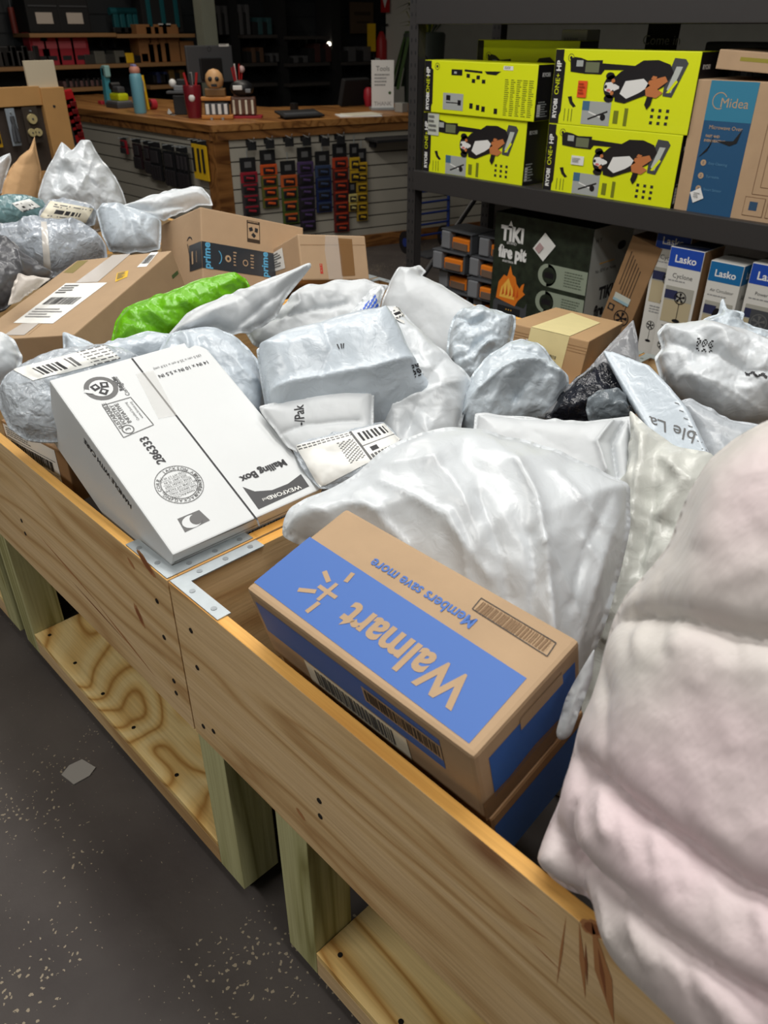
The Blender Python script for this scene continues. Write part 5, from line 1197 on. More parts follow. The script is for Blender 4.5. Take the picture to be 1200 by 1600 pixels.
# ---- things on the counter
def on_top(px, py, z=KZ): return at(px, py, 2, z)
def put(mb, name, p, lab, cat, grp=None, rz=0., sc=1.):
    mb.v = [(a*sc, b*sc, c*sc) for a, b, c in mb.v]
    return tag(mb.build(name, M=Matrix.Translation(p) @ Matrix.Rotation(rz, 4, 'Z')), lab, cat, grp)
blue_b = mat('powder blue bottle', (112, 172, 190), .4); peach = mat('peach cap', (206, 140, 120), .5)
p = on_top(220, 177); c = empty('water_bottle', p); tag(c, 'powder blue water bottle with a peach and purple cap on the counter', 'bottle')
mb = MB(); mb.lathe([(.045, 0), (.05, .01), (.05, .25), (.046, .275), (.036, .29)], (0, 0, 0), blue_b); mb.build('bottle_body', c)
mb = MB(); mb.lathe([(.037, .288), (.042, .295), (.042, .32), (.03, .335)], (0, 0, 0), peach); mb.box((-.008, 0, .335), (.05, .03, .03), mat('lilac', (140, 140, 190), .5), .006); mb.build('cap', c)
p = on_top(231, 172); mb = MB(); mb.box((0, 0, .13), (.05, .02, .26), yellow, .003, M=Matrix.Rotation(-.12, 4, 'Y')); mb.box((0, -.012, .18), (.03, .002, .08), cream)
put(mb, 'yellow_box', p, 'narrow yellow box leaning behind the powder blue bottle', 'box')
p = on_top(239, 171); mb = MB(); mb.cyl((0, -.02, .04), (0, .03, .04), .04, mat('pink red plastic', (190, 50, 66), .4)); mb.cyl((0, -.026, .04), (0, -.019, .04), .02, ink)
put(mb, 'tape_roll', p, 'small pink red tape roll beside the powder blue bottle', 'tape')
p = on_top(188, 168); mb = MB(); mb.box((0, 0, .02), (.22, .16, .04), dgrey, .008); mb.box((0, 0, .048), (.2, .14, .016), grey, .006)
put(mb, 'cash_tray', p, 'flat dark grey tray on the counter left of the bottle', 'tray')
p = on_top(186, 157, KZ+.055); mb = MB(); mb.box((.01, 0, .03), (.17, .10, .06), mat('fluorescent yellow', (206, 216, 24), .4), .02); mb.box((.02, 0, .085), (.11, .07, .05), dgrey, .015); mb.cyl((-.04, -.04, .11), (-.04, .04, .11), .03, black)
put(mb, 'tape_dispenser', p, 'fluorescent yellow tape dispenser on the dark grey tray', 'dispenser')
p = on_top(170, 164); mb = MB(); mb.box((0, 0, .15), (.06, .05, .3), mat('teal plastic', (70, 160, 180), .4), .006, M=Matrix.Rotation(.1, 4, 'Y')); mb.box((.05, 0, .27), (.07, .05, .09), mat('pale teal', (150, 196, 196), .4), .01)
put(mb, 'teal_tool', p, 'upright teal tool behind the fluorescent yellow dispenser', 'tool')
p = on_top(160, 163); mb = MB(); mb.box((0, 0, .015), (.07, .05, .03), mat('pink red plastic', (190, 50, 66), .4), .006); put(mb, 'pink_box', p, 'small pink red box left of the dark grey tray', 'box')
p = on_top(267, 179); mb = MB(); mb.add([(-.09, .02, .004), (.0, -.02, .004), (.09, -.03, .02), (.08, .0, .02), (-.02, .03, .004), (-.11, .05, .035)], [(0, 1, 2, 3, 4, 5)], paper); mb.add([(-.09, .02, .001), (.0, -.02, .001), (.09, -.03, .0), (.08, .0, .0), (-.02, .03, .001), (-.11, .05, .0)], [(5, 4, 3, 2, 1, 0)], paper)
put(mb, 'paper_slip', p, 'curled white paper slip on the counter top', 'paper')
# monitor seen from behind
p = on_top(331, 172) + np.array([-.75, .5, 0]); q0 = at(331, 130, 0, p[0]); p = np.array([q0[0], q0[1], KZ])
c = empty('computer_monitor', p, (0, 0, .12)); tag(c, 'dark grey computer monitor seen from behind on the counter', 'monitor')
c.rotation_euler.z = R_(80)
mb = MB(); mb.box((0, 0, .31), (.46, .03, .30), mat('monitor back', (74, 76, 80), .5), .01); mb.box((0, -.02, .27), (.22, .03, .18), black, .01); mb.build('screen', c)
F = MB(); G = Face(F, Matrix.Translation((0, -.0155, .42)) @ Matrix.Rotation(PI/2, 4, 'X'), .001); G.ring(0, .01, .018, .004, black, 1, n=12); G.rect(.1, .03, .2, .05, paper, 1); G.lines(.11, .033, .19, .047, 1, greyink, 2); F.build('sticker', c, )
mb = MB(); mb.box((0, -.02, .10), (.06, .03, .2), black, .005); mb.box((0, 0, .01), (.26, .2, .02), black, .005); mb.build('stand', c)
# novelty things in front of it
def trinket(px, py, kind, lab, name, cat):
    p = on_top(px, py); mb = MB()
    if kind == 'stand':
        mb.box((0, 0, .05), (.07, .06, .1), black, .004); mb.box((0, 0, .115), (.13, .09, .012), dgrey, .003); mb.box((.02, 0, .135), (.09, .04, .03), grey, .006); mb.ball((-.03, 0, .16), .022, white, n=10); mb.box((.02, 0, .165), (.05, .03, .03), black, .005)
    if kind == 'redcup':
        mb.lathe([(.038, 0), (.045, .06), (.05, .15), (.048, .16)], (0, 0, 0), mat('dark red glass', (120, 30, 40), .25)); mb.ball((0, -.045, .1), .018, white, (1, .4, 1), n=10)
        for k in range(4): mb.cyl((.02*math.cos(k*1.6), .02*math.sin(k*1.6), .14), (.035*math.cos(k*1.6), .035*math.sin(k*1.6), .22), .007, (red, ltink, red, dgrey)[k], n=8)
    if kind == 'skull':
        mb.box((0, 0, .012), (.17, .06, .02), mat('amber wood', (196, 130, 60), .5), .004); mb.box((0, 0, .05), (.13, .04, .06), dgrey, .006)
        for k in range(4): mb.box((-.05+.033*k, -.025, .05), (.018, .008, .05), white, .002)
        mb.box((0, 0, .10), (.16, .05, .018), mat('amber wood', (196, 130, 60), .5), .004); mb.box((0, 0, .13), (.11, .05, .04), mat('dark amber', (120, 84, 40), .5), .006)
        mb.ball((0, 0, .19), .05, mat('skull tan', (206, 160, 110), .5), (1, .8, 1.05)); mb.ball((-.018, -.036, .195), .012, ink, n=8); mb.ball((.018, -.036, .195), .012, ink, n=8); mb.box((0, -.036, .165), (.03, .01, .012), ink)
        for s in (-.03, .03): mb.cyl((s, -.04, .01), (s, -.04, -.04+.04), .008, steel, n=8)
    if kind == 'helmet':
        mb.box((0, 0, .006), (.2, .09, .012), mat('crimson mat', (160, 30, 44), .5), .002); mb.box((0, 0, .06), (.14, .06, .09), mat('leather brown', (96, 62, 44), .5), .01)
        for k in range(4): mb.box((-.05+.034*k, -.032, .055), (.012, .006, .07), cream, .002)
        mb.ball((0, 0, .145), .06, black, (1.1, .8, .7)); mb.box((-.02, -.045, .15), (.05, .012, .022), white, .004); mb.box((.035, -.04, .135), (.03, .012, .02), grey, .004)
    if kind == 'pens':
        mb.lathe([(.035, 0), (.04, .1), (.04, .12)], (0, 0, 0), mat('brown cup', (90, 62, 50), .5))
        for k in range(6):
            a = k*1.05; mb.cyl((.015*math.cos(a), .015*math.sin(a), .1), (.035*math.cos(a), .035*math.sin(a), .21+.01*(k % 3)), .005, (red, red, white, red, mat('pink red plastic', (190, 50, 66), .4), red)[k], n=6)
        mb.ball((.03, 0, .2), .022, mat('pale pink', (210, 180, 180), .5), n=8)
    put(mb, name, p, lab, cat, rz=R_(50), sc=1.4)
trinket(284, 179, 'stand', 'small black display stand with a white headed figure, left of the red cup', 'display_stand', 'stand')
trinket(305, 184, 'redcup', 'dark red cup holding pens in front of the monitor', 'pen_cup', 'cup')
trinket(341, 186, 'skull', 'tan skull figure on an amber stand near the counter corner', 'skull_figure', 'figure')
trinket(382, 184, 'helmet', 'black helmeted bust on a brown base, right of the skull figure', 'bust_figure', 'figure')
trinket(375, 163, 'pens', 'brown cup of red and white pens behind the helmeted bust', 'pen_cup', 'cup')
p = on_top(468, 184); mb = MB(); mb.box((0, 0, .03), (.34, .2, .015), blackm, .004, M=Matrix.Rotation(.14, 4, 'X')); mb.box((0, .02, .01), (.26, .12, .02), blackm, .003); mb.box((0, -.03, .035), (.28, .06, .012), dgrey, .003, M=Matrix.Rotation(.14, 4, 'X'))
put(mb, 'keyboard_tray', p, 'flat black keyboard tray lying on the right part of the counter', 'tray', rz=R_(76))
p = on_top(460, 173) ; mb = MB(); mb.box((0, 0, .03), (.06, .05, .06), black, .01); put(mb, 'card_reader', p, 'small black card reader behind the black keyboard tray', 'reader')
p = on_top(598, 172); c = empty('notice_stand', p, (0, 0, R_(55))); tag(c, 'white notice card with handwriting standing on the counter end', 'notice')
b = MB(); b.box((0, 0, .19), (.19, .008, .36), white, .002); G = Face(b, Matrix.Translation((0, -.0045, .19)) @ Matrix.Rotation(PI/2, 4, 'X'), .0008)
G.text('Tools', 0, .12, .035, greyink, 0, 1); G.lines(-.07, -.02, .06, .08, 4, ltink, 1); G.text('THANK', 0, -.14, .03, ltink, 0, 1); G.disc(.06, -.06, .012, mat('leaf green', (60, 90, 40), .6), 1); b.build('card', c)
b = MB(); b.box((0, .05, .01), (.2, .14, .02), steel, .002); b.build('base', c)
p = on_top(560, 181); mb = MB(); mb.box((0, 0, .004), (.34, .22, .008), paper, .001); mb.box((.04, .02, .011), (.28, .2, .005), cream, .001, M=Matrix.Rotation(.3, 4, 'Z')); put(mb, 'paper_sheets', p, 'loose white paper sheets in front of the notice card', 'paper', rz=R_(60))
p = on_top(627, 175); mb = MB(); mb.box((0, 0, .035), (.09, .07, .07), mat('clear grey plastic', (150, 150, 146), .3), .004); put(mb, 'small_box', p, 'small pale grey box at the counter end by the rack', 'box')
p = on_top(576, 166); mb = MB(); mb.lathe([(.03, 0), (.045, .07), (.04, .13), (.02, .15)], (0, 0, 0), mat('crimson mat', (160, 30, 44), .5)); put(mb, 'red_bottle', p, 'small red bottle left of the white notice card', 'bottle')
p = on_top(552, 172)+np.array([-.3, .25, 0]); mb = MB(); mb.box((0, 0, .12), (.05, .3, .22), blackm, .01, M=Matrix.Rotation(.3, 4, 'Y')); put(mb, 'card_terminal', p, 'black screen leaning back near the red bottle', 'screen')
# plant and extinguisher on the pale wall strip at the far end
XW = at(622, 60, 1, 9.19)
p = at(625, 150, 2, KZ); p = np.array([p[0]-.1, p[1]+.45, 0])
c = empty('potted_plant', p); tag(c, 'yellow green leafy plant in a tall dark planter at the counter end', 'plant')
zt = float(at(622, 50, 1, p[1])[2])
mb = MB(); mb.lathe([(.16, 0), (.17, .02), (.22, zt-.02), (.2, zt)], (0, 0, 0), mat('dark green planter', (44, 50, 44), .5)); mb.build('planter', c)
rnd = random.Random(5)
leafm = mat('yellow green leaf', (150, 150, 44), .5, var=.3, vscale=6); leafd = mat('dark green leaf', (50, 72, 34), .5)
mb = MB()
for k in range(70):
    a = rnd.uniform(0, 6.28); r0 = rnd.uniform(0, .1); hgt = rnd.uniform(.08, .42); out = rnd.uniform(.05, .26)
    b0 = Vector((r0*math.cos(a), r0*math.sin(a), zt-.02)); b1 = b0+Vector((out*math.cos(a)*.6, out*math.sin(a)*.6, hgt)); b2 = b0+Vector((out*1.3*math.cos(a), out*1.3*math.sin(a), hgt*.8))
    s = Vector((-math.sin(a), math.cos(a), 0))*.022
    mb.add([b0, b1-s, b2, b1+s], [(0, 1, 2, 3)], leafm if k % 3 else leafd)
for k in range(10):
    a = rnd.uniform(2.6, 5.2); b0 = Vector((.2*math.cos(a), .2*math.sin(a), zt-.02)); s = Vector((-math.sin(a), math.cos(a), 0))*.025
    pr = [b0+Vector((.04*math.cos(a)*j, .04*math.sin(a)*j, .03-.13*j)) for j in range(5)]
    for j in range(4): mb.add([pr[j]-s, pr[j+1]-s, pr[j+1]+s, pr[j]+s], [(0, 1, 2, 3)], leafd)
mb.build('foliage', c)
slab('trim_2', (float(at(603, 60, 1, 8.6)[0]), 8.6, 0), (float(at(648, 60, 1, 8.6)[0]), 8.75, 4.2), mat('white wall strip', (196, 194, 186), .7))
p = at(596, 60, 1, 8.55); c = empty('fire_extinguisher', (p[0], p[1], p[2]-.45)); tag(c, 'red fire extinguisher with a yellow tag hanging on the wall beside the plant', 'extinguisher')
mb = MB(); mb.lathe([(.06, 0), (.075, .02), (.075, .42), (.04, .5), (.025, .53)], (0, 0, 0), red); mb.box((0, -.077, .12), (.09, .004, .2), white); mb.build('cylinder', c)
mb = MB(); mb.box((0, 0, .57), (.05, .05, .06), black, .005); mb.box((.05, 0, .61), (.14, .03, .015), black, .003); mb.tube([(-.02, 0, .56), (-.12, -.02, .5), (-.1, -.04, .2)], .014, black, 8); mb.build('valve', c)
mb = MB(); mb.box((-.08, -.11, .46), (.16, .006, .32), yellow, .002); mb.build('inspection_tag', c)
p = at(602, 4, 1, 8.55); mb = MB(); mb.box((0, 0, 0), (.16, .01, .22), red, .002); G = Face(mb, Matrix.Translation((0, -.006, 0)) @ Matrix.Rotation(PI/2, 4, 'X'), .001); G.poly([(-.05, .06), (.05, .06), (0, -.06)], white, 1)
tag(mb.build('wall_sign', M=Matrix.Translation(p)), 'red and white sign on the wall above the fire extinguisher', 'sign')
# blue hand truck by the counter end
p0 = at(622, 375, 2, 0.02) if False else np.array([-4.55, 4.95, 0]); c = empty('hand_truck', p0, (0, 0, R_(80))); tag(c, 'dark blue tubular hand truck standing at the counter end beside the rack', 'hand truck')
hb = mat('dark blue tube', (34, 54, 120), .4)
mb = MB()
for s in (-.18, .18): mb.tube([(s, 0, .08), (s, .02, .6), (s*.8, .10, 1.0)], .014, hb, 8)
for k in range(7): mb.cyl((-.18, .0, .14+k*.085), (.18, .0, .14+k*.085), .009, hb, n=8)
mb.build('frame', c)
for s in (-.2, .2):
    mb = MB(); mb.cyl((s-.02, .06, .09), (s+.02, .06, .09), .09, black, n=18); mb.cyl((s-.025, .06, .09), (s+.025, .06, .09), .035, hb, n=12); mb.build('wheel', c)
mb = MB(); mb.box((0, -.10, .01), (.36, .2, .012), dgrey, .002); mb.build('toe_plate', c)
mb = MB(); T0 = onface(cA, nR, 612, 214, 0); Mr = frame_at((0, 0, 0), dR, nR); mb.box((0, .12, 0), (.5, .22, .02), blackm, .003, M=Mr); mb.box((-.2, .05, -.03), (.02, .1, .06), blackm, .002, M=Mr); mb.box((.2, .05, -.03), (.02, .1, .06), blackm, .002, M=Mr)
tag(mb.build('bracket_shelf', M=Matrix.Translation(T0)), 'empty black bracket shelf hooked on the slatted counter front beside the rack', 'shelf')

# ================================================================ wall shelving far behind
XB = -9.28
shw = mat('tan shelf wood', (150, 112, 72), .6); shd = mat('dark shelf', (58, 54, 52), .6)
def wshelf(pxa, pxb, py, m, lab, depth=.4, th=.035, x=XB+.02):
    a = at(pxa, py, 0, x+depth); b = at(pxb, py, 0, x+depth); z = (a[2]+b[2])/2
    mb = MB(); mb.box((0, 0, 0), (depth, abs(b[1]-a[1]), th), m, .003)
    for k in range(3): mb.box((-depth*.25, (k-1)*abs(b[1]-a[1])*.42, -.06), (depth*.4, .02, .09), blackm)
    tag(mb.build('wall_shelf', M=Matrix.Translation((x+depth/2, (a[1]+b[1])/2, z))), lab, 'shelf'); return z+th/2
zs1 = wshelf(46, 182, 55, shw, 'upper tan wall shelf holding tool cases, left half'); wshelf(183, 305, 56, shw, 'upper tan wall shelf holding teal tools, right half')
zs2 = wshelf(-30, 300, 104, shw, 'long middle tan wall shelf with red boxes and brown cartons'); zs3 = wshelf(88, 166, 140, shw, 'short lower tan wall shelf, left of the teal tool'); wshelf(235, 282, 136, shw, 'short lower tan wall shelf beside the monitor')
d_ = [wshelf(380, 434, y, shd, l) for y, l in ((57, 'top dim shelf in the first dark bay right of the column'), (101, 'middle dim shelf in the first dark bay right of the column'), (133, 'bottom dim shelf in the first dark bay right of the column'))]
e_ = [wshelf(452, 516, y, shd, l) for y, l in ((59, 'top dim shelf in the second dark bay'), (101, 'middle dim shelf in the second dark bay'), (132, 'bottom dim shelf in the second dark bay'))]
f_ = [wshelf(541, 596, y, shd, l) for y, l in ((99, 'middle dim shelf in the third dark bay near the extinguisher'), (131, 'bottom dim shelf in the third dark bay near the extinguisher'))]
for i, (px, w) in enumerate(((442, .12), (525, .16), (367, .12))):
    a = at(px, 60, 0, XB+.3); struct(MB().box((0, 0, 1.4), (.3, w, 2.8), mat('bay divider', (22, 22, 24), .8)).build('trim_%d' % (i+3), M=Matrix.Translation((XB+.16, a[1], 0))))
def shelf_item(px, z, kind, lab, name, cat, grp=None, off=.22, w=.2, h=.2, d=.2, m=None, m2=None):
    y = float(at(px, 60, 0, XB+off+.1)[1]); mb = MB(); m = m or blackm; m2 = m2 or white
    if kind == 'case':
        mb.box((0, 0, h/2), (d, w, h), m, .02); mb.box((0, 0, h+.015), (d*.3, w*.4, .03), m, .008); mb.box((d/2+.003, 0, h*.4), (.006, w*.5, h*.3), m2, .002); mb.box((d/2+.002, 0, h*.72), (.01, w*.85, .012), dgrey)
    elif kind == 'box':
        mb.box((0, 0, h/2), (d, w, h), m, .004); mb.box((d/2+.001, 0, h*.62), (.003, w*.7, h*.22), m2)
        if name == 'red_box': mb.box((d/2+.001, 0, h*.22), (.003, w*.5, h*.14), ink)
    elif kind == 'drill':
        mb.cyl((-.05, -w*.4, h*.75), (-.05, w*.4, h*.75), h*.14, m, n=10); mb.box((-.05, -w*.1, h*.4), (.05, .06, h*.6), m, .01); mb.box((-.05, -w*.05, h*.1), (.09, .14, h*.2), m2, .01)
    elif kind == 'heap':
        for k in range(4): mb.box((0, w*(-.35+.23*k), h*(.3+.1*(k % 2))), (d, w*.24, h*(.6+.2*(k % 2))), m if k % 2 else m2, .01)
    tag(mb.build(name, M=Matrix.Translation((XB+off, y, z))), lab, cat, grp)
tealm = mat('deep teal', (20, 84, 92), .45); lc = mat('label pale', (190, 180, 170), .5)
for px, lb in ((72, 'black tool case with a pale label, left one on the upper wall shelf'), (119, 'black tool case with a pale label, right one on the upper wall shelf')): shelf_item(px, zs1, 'case', lb, 'tool_case', 'case', w=.34, h=.32, d=.3, m2=lc)
shelf_item(114, zs1+.35, 'case', 'black tool case with a pale label, stacked on top of another on the wall shelf', 'tool_case', 'case', w=.34, h=.30, d=.3, m2=lc)
for i, px in enumerate((198, 208, 219, 228)): shelf_item(px, zs1, 'drill', ('teal cordless drill, leftmost on the upper wall shelf', 'teal cordless drill, second from left on the upper shelf', 'teal cordless drill, third from left on the upper shelf', 'teal cordless drill next to the red header board')[i], 'cordless_drill', 'tool', w=.2, h=.26, m=tealm, m2=black)
y = float(at(256, 40, 0, XB+.3)[1]); c = empty('tool_display', (XB+.2, y, zs1)); tag(c, 'black tool display with a slanted red header board on the upper wall shelf', 'display')
mb = MB(); mb.box((0, 0, .2), (.2, .5, .4), blackm, .01); 
for k in range(3): mb.box((.11, -.17+.17*k, .18), (.02, .05, .26), tealm, .005)
mb.box((.115, 0, .07), (.01, .15, .03), white); mb.build('stand', c)
mb = MB(); mb.box((.12, -.08, .47), (.02, .56, .14), mat('pink red board', (176, 40, 56), .5), .003, M=Matrix.Rotation(.04, 4, 'X')); mb.box((.132, -.08, .47), (.004, .42, .03), mat('board letters pale', (214, 150, 150), .5)); mb.build('header_board', c)
shelf_item(285, zs1, 'drill', 'grey cordless tool at the right end of the upper wall shelf', 'cordless_drill', 'tool', w=.2, h=.36, m=dgrey, m2=black)
redb = mat('dusty red box', (160, 40, 54), .5)
for i, (px, lb) in enumerate(((61, 'red boxed tool, first from the left on the middle shelf'), (78, 'red boxed tool, second from the left on the middle shelf'), (101, 'red boxed tool, third from the left on the middle shelf'), (124, 'red boxed tool, rightmost on the middle shelf'))): shelf_item(px, zs2, 'box', lb, 'red_box', 'box', w=.19, h=.29, d=.16, m=redb, m2=mat('dark pink', (190, 90, 100), .5))
for px, lb in ((-8, 'dark helmet like tool at the left end of the middle shelf'), (4, 'black and grey sander on the middle shelf, near the left end'), (22, 'black saw with white parts on the middle shelf'), (40, 'dark power tool just left of the red boxes')): shelf_item(px, zs2, 'heap', lb, 'power_tool', 'tool', w=.24, h=.22, m=black, m2=mat('tool mid', (60, 58, 58), .4))
shelf_item(160, zs2, 'heap', 'clear bagged grey goods right of the red boxes', 'bagged_goods', 'goods', w=.5, h=.15, m=mat('dull grey film', (96, 96, 90), .3), m2=mat('dull dark film', (60, 60, 58), .3))
shelf_item(205, zs2, 'heap', 'yellow and black small tools left of the brown cartons', 'small_tools', 'tools', w=.4, h=.12, m=yellow, m2=black)
for i, (px, w_, h_, lb) in enumerate(((227, .18, .36, 'tall'), (240, .16, .34, 'second'), (253, .16, .36, 'third'), (268, .2, .36, 'fourth'), (290, .2, .20, 'shortest'))):
    shelf_item(px, zs2, 'box', lb+' brown carton in the row on the middle wall shelf', 'brown_carton', 'box', w=w_, h=h_, d=.2, m=mat('dim cardboard', (150, 104, 62), .7), m2=mat('dim cardboard', (150, 104, 62), .7))
for i in range(4): shelf_item(96+i*17, zs3, 'heap', ('battery pack at the left end of the short lower shelf', 'second battery pack on the short lower shelf', 'third battery pack on the short lower shelf', 'battery pack nearest the teal tool on the short lower shelf')[i], 'battery_pack', 'battery', w=.15, h=.1, m=black, m2=mat('battery grey', (110, 84, 84), .4))
shelf_item(243, zs3, 'heap', 'dark blue tool on the short shelf beside the monitor', 'power_tool', 'tool', w=.2, h=.14, m=mat('dark blue tool', (34, 44, 84), .5), m2=black)
shelf_item(266, zs3, 'heap', 'brown and black tools on the short shelf beside the monitor', 'power_tool', 'tool', w=.3, h=.16, m=mat('ochre tool', (110, 84, 40), .5), m2=black)
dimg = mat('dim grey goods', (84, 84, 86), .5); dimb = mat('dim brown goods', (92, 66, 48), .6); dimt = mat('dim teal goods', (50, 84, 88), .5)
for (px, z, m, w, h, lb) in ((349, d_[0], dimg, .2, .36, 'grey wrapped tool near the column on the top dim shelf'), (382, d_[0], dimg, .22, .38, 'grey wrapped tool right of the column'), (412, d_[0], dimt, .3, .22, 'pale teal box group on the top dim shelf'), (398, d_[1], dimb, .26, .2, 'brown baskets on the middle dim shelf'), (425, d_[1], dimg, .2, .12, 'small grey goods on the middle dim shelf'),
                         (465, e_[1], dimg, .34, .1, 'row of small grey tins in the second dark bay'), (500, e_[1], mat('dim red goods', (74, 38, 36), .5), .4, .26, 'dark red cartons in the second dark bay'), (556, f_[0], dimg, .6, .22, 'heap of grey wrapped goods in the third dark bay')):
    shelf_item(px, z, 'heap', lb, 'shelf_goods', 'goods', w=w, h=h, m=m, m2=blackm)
a = at(565, 28, 0, XB+.06); mb = MB(); mb.box((0, 0, 0), (.03, .42, .36), mat('dim board brown', (92, 74, 54), .7), .003); mb.box((.017, 0, .05), (.003, .3, .04), mat('dim letters', (60, 46, 32), .7)); mb.box((.017, 0, -.05), (.003, .24, .02), mat('dim letters', (60, 46, 32), .7))
tag(mb.build('wall_board', M=Matrix.Translation(a)), 'brown lettered board on the dark wall near the extinguisher', 'board')
a = at(514, 69, 0, XB+.3); mb = MB(); mb.ball((0, 0, 0), .028, mat('small lamp glow', (255, 244, 220), .5, emit=6.)); mb.cyl((-.3, 0, 0), (0, 0, 0), .01, blackm)
tag(mb.build('shelf_lamp', M=Matrix.Translation(a)), 'tiny glowing white lamp among the dark shelves', 'lamp')
a = at(20, 30, 0, XB+.1); mb = MB(); mb.cyl((0, 0, .1), (0, 0, -.12), .03, mat('dull red handle', (120, 48, 40), .5)); mb.cyl((0, 0, .1), (0, 0, .3), .008, dgrey); put(mb, 'hanging_tool', a, 'dull red handled tool hanging on the dark wall at upper left', 'tool')

# ================================================================ wooden display at the left
XD = -5.2
def dpt(px, py, x=XD): return at(px, py, 0, x)
a, b_ = dpt(-40, 140), dpt(96, 140); y0, y1 = a[1], b_[1]; zt = float(dpt(40, 138)[2])
c = empty('tool_display', (XD, y0, 0)); tag(c, 'pine display panel with hanging tool packs at the far left', 'display')
pd = mat('display pine', (186, 140, 84), .6, var=.06)
Wd = y1-y0
mb = MB(); mb.box((-.03, Wd/2, (zt)/2), (.03, Wd, zt-.02), mat('display dark back', (60, 50, 42), .8)); mb.build('back_board', c)
mb = MB(); mb.box((0, Wd*.36, zt-.04), (.04, Wd*.72, .1), pd, .003); mb.build('top_rail', c)
mb = MB(); mb.box((.01, Wd*.86, zt/2), (.05, Wd*.28, zt), pd, .003); mb.cyl((.035, Wd*.84, zt-.1), (.037, Wd*.84, zt-.1), .008, ink); mb.build('side_post', c)
mb = MB(); mb.box((.0, Wd*.36, zt-.52), (.04, Wd*.72, .14), pd, .003); mb.build('bottom_rail', c)
q = dpt(66, 128); mb = MB(); mb.box((0, 0, 0), (.02, .18, .14), mat('pale card', (200, 186, 160), .7), .002); tag(mb.build('card_tab', M=Matrix.Translation((XD+.0, q[1], zt+.07))), 'pale card tab standing on top of the pine display panel', 'card')
def hangpack(px0, px1, py0, py1, m, lab, kind):
    a, b2 = dpt(px0, py0, XD+.06), dpt(px1, py1, XD+.06); w, h = b2[1]-a[1], a[2]-b2[2]
    c = empty('tool_pack', ((a[0], (a[1]+b2[1])/2, a[2]))); tag(c, lab, 'tool pack')
    mb = MB(); mb.box((0, 0, -h/2), (.006, w, h), m, .001); mb.cyl((-.06, 0, -.02), (.02, 0, -.02), .004, steel, n=6); mb.build('card', c)
    mb = MB(); M = Matrix.Translation((.005, 0, -h/2)) @ Matrix.Rotation(PI/2, 4, 'Z') @ Matrix.Rotation(PI/2, 4, 'X')
    if kind == 'pliers':
        for s in (-1, 1): mb.tube([M @ Vector((s*w*.22, -h*.38, .012)), M @ Vector((s*w*.18, -h*.1, .012)), M @ Vector((s*w*.04, h*.05, .012)), M @ Vector((-s*w*.06, h*.2, .012)), M @ Vector((-s*w*.02, h*.3, .012))], .011, dgrey, 8)
    elif kind == 'wheels':
        for (u, v, r) in ((0, .18, .3), (-.2, -.2, .24), (.22, -.2, .24)):
            mb.cyl(M @ Vector((u*w, v*h, 0)), M @ Vector((u*w, v*h, .02)), r*w, mat('felt yellow', (176, 160, 112), .8), n=20); mb.cyl(M @ Vector((u*w, v*h, .02)), M @ Vector((u*w, v*h, .024)), r*w*.2, dgrey, n=10)
    else: mb.box((.006, 0, -h*.0-h/2), (.012, w*.6, h*.7), black, .004)
    mb.build('tool', c)
hangpack(7, 34, 170, 227, mat('blue grey card', (140, 148, 156), .4), 'pliers on a pale blue grey card hanging on the pine display', 'pliers')
hangpack(33, 68, 168, 222, mat('dark brown card', (58, 50, 44), .4), 'three round felt wheels on a dark card beside the pliers pack', 'wheels')
hangpack(-14, 5, 190, 230, mat('amber card', (206, 160, 30), .4), 'amber tool pack cut by the left photo edge', 'x')
# red clip strip
for k, (px, py) in enumerate(((101, 154), (104, 166), (107, 178), (110, 190), (113, 202), (116, 213))):
    a = dpt(px, py, XD-.1); mb = MB(); mb.box((0, 0, 0), (.03, .12, .085), mat('clip red', (170, 26, 30), .35), .008, M=Matrix.Rotation(.2, 4, 'X')); mb.box((.018, .04, -.03), (.02, .04, .03), mat('clip dark red', (100, 16, 20), .35), .006); mb.box((-.04, 0, .01), (.08, .008, .008), steel)
    tag(mb.build('red_clamp', M=Matrix.Translation(a)), ('topmost', 'second', 'third', 'fourth', 'fifth', 'lowest visible')[k]+' red clamp in the hanging row beside the pine display', 'clamp')
a = dpt(94, 150, XD-.06); b2 = dpt(108, 232, XD-.06)
mb = MB(); hh = a[2]-b2[2]; mb.box((0, 0, 0), (.01, .075, hh+.1), mat('dark strip', (44, 40, 42), .5), .002, M=Matrix.Rotation(.12, 4, 'X')); G = Face(mb, Matrix.Translation((.006, .0, -.06)) @ Matrix.Rotation(.12, 4, 'X') @ Matrix.Rotation(PI/2, 4, 'Z') @ Matrix.Rotation(PI/2, 4, 'X'), .001); G.text('BESSEY', 0, 0, .05, ltink, -PI/2, 1, .03)
tag(mb.build('sign_strip', M=Matrix.Translation((a+b2)/2)), 'narrow dark sign strip lettered downward between the pine display and red clamps', 'sign')
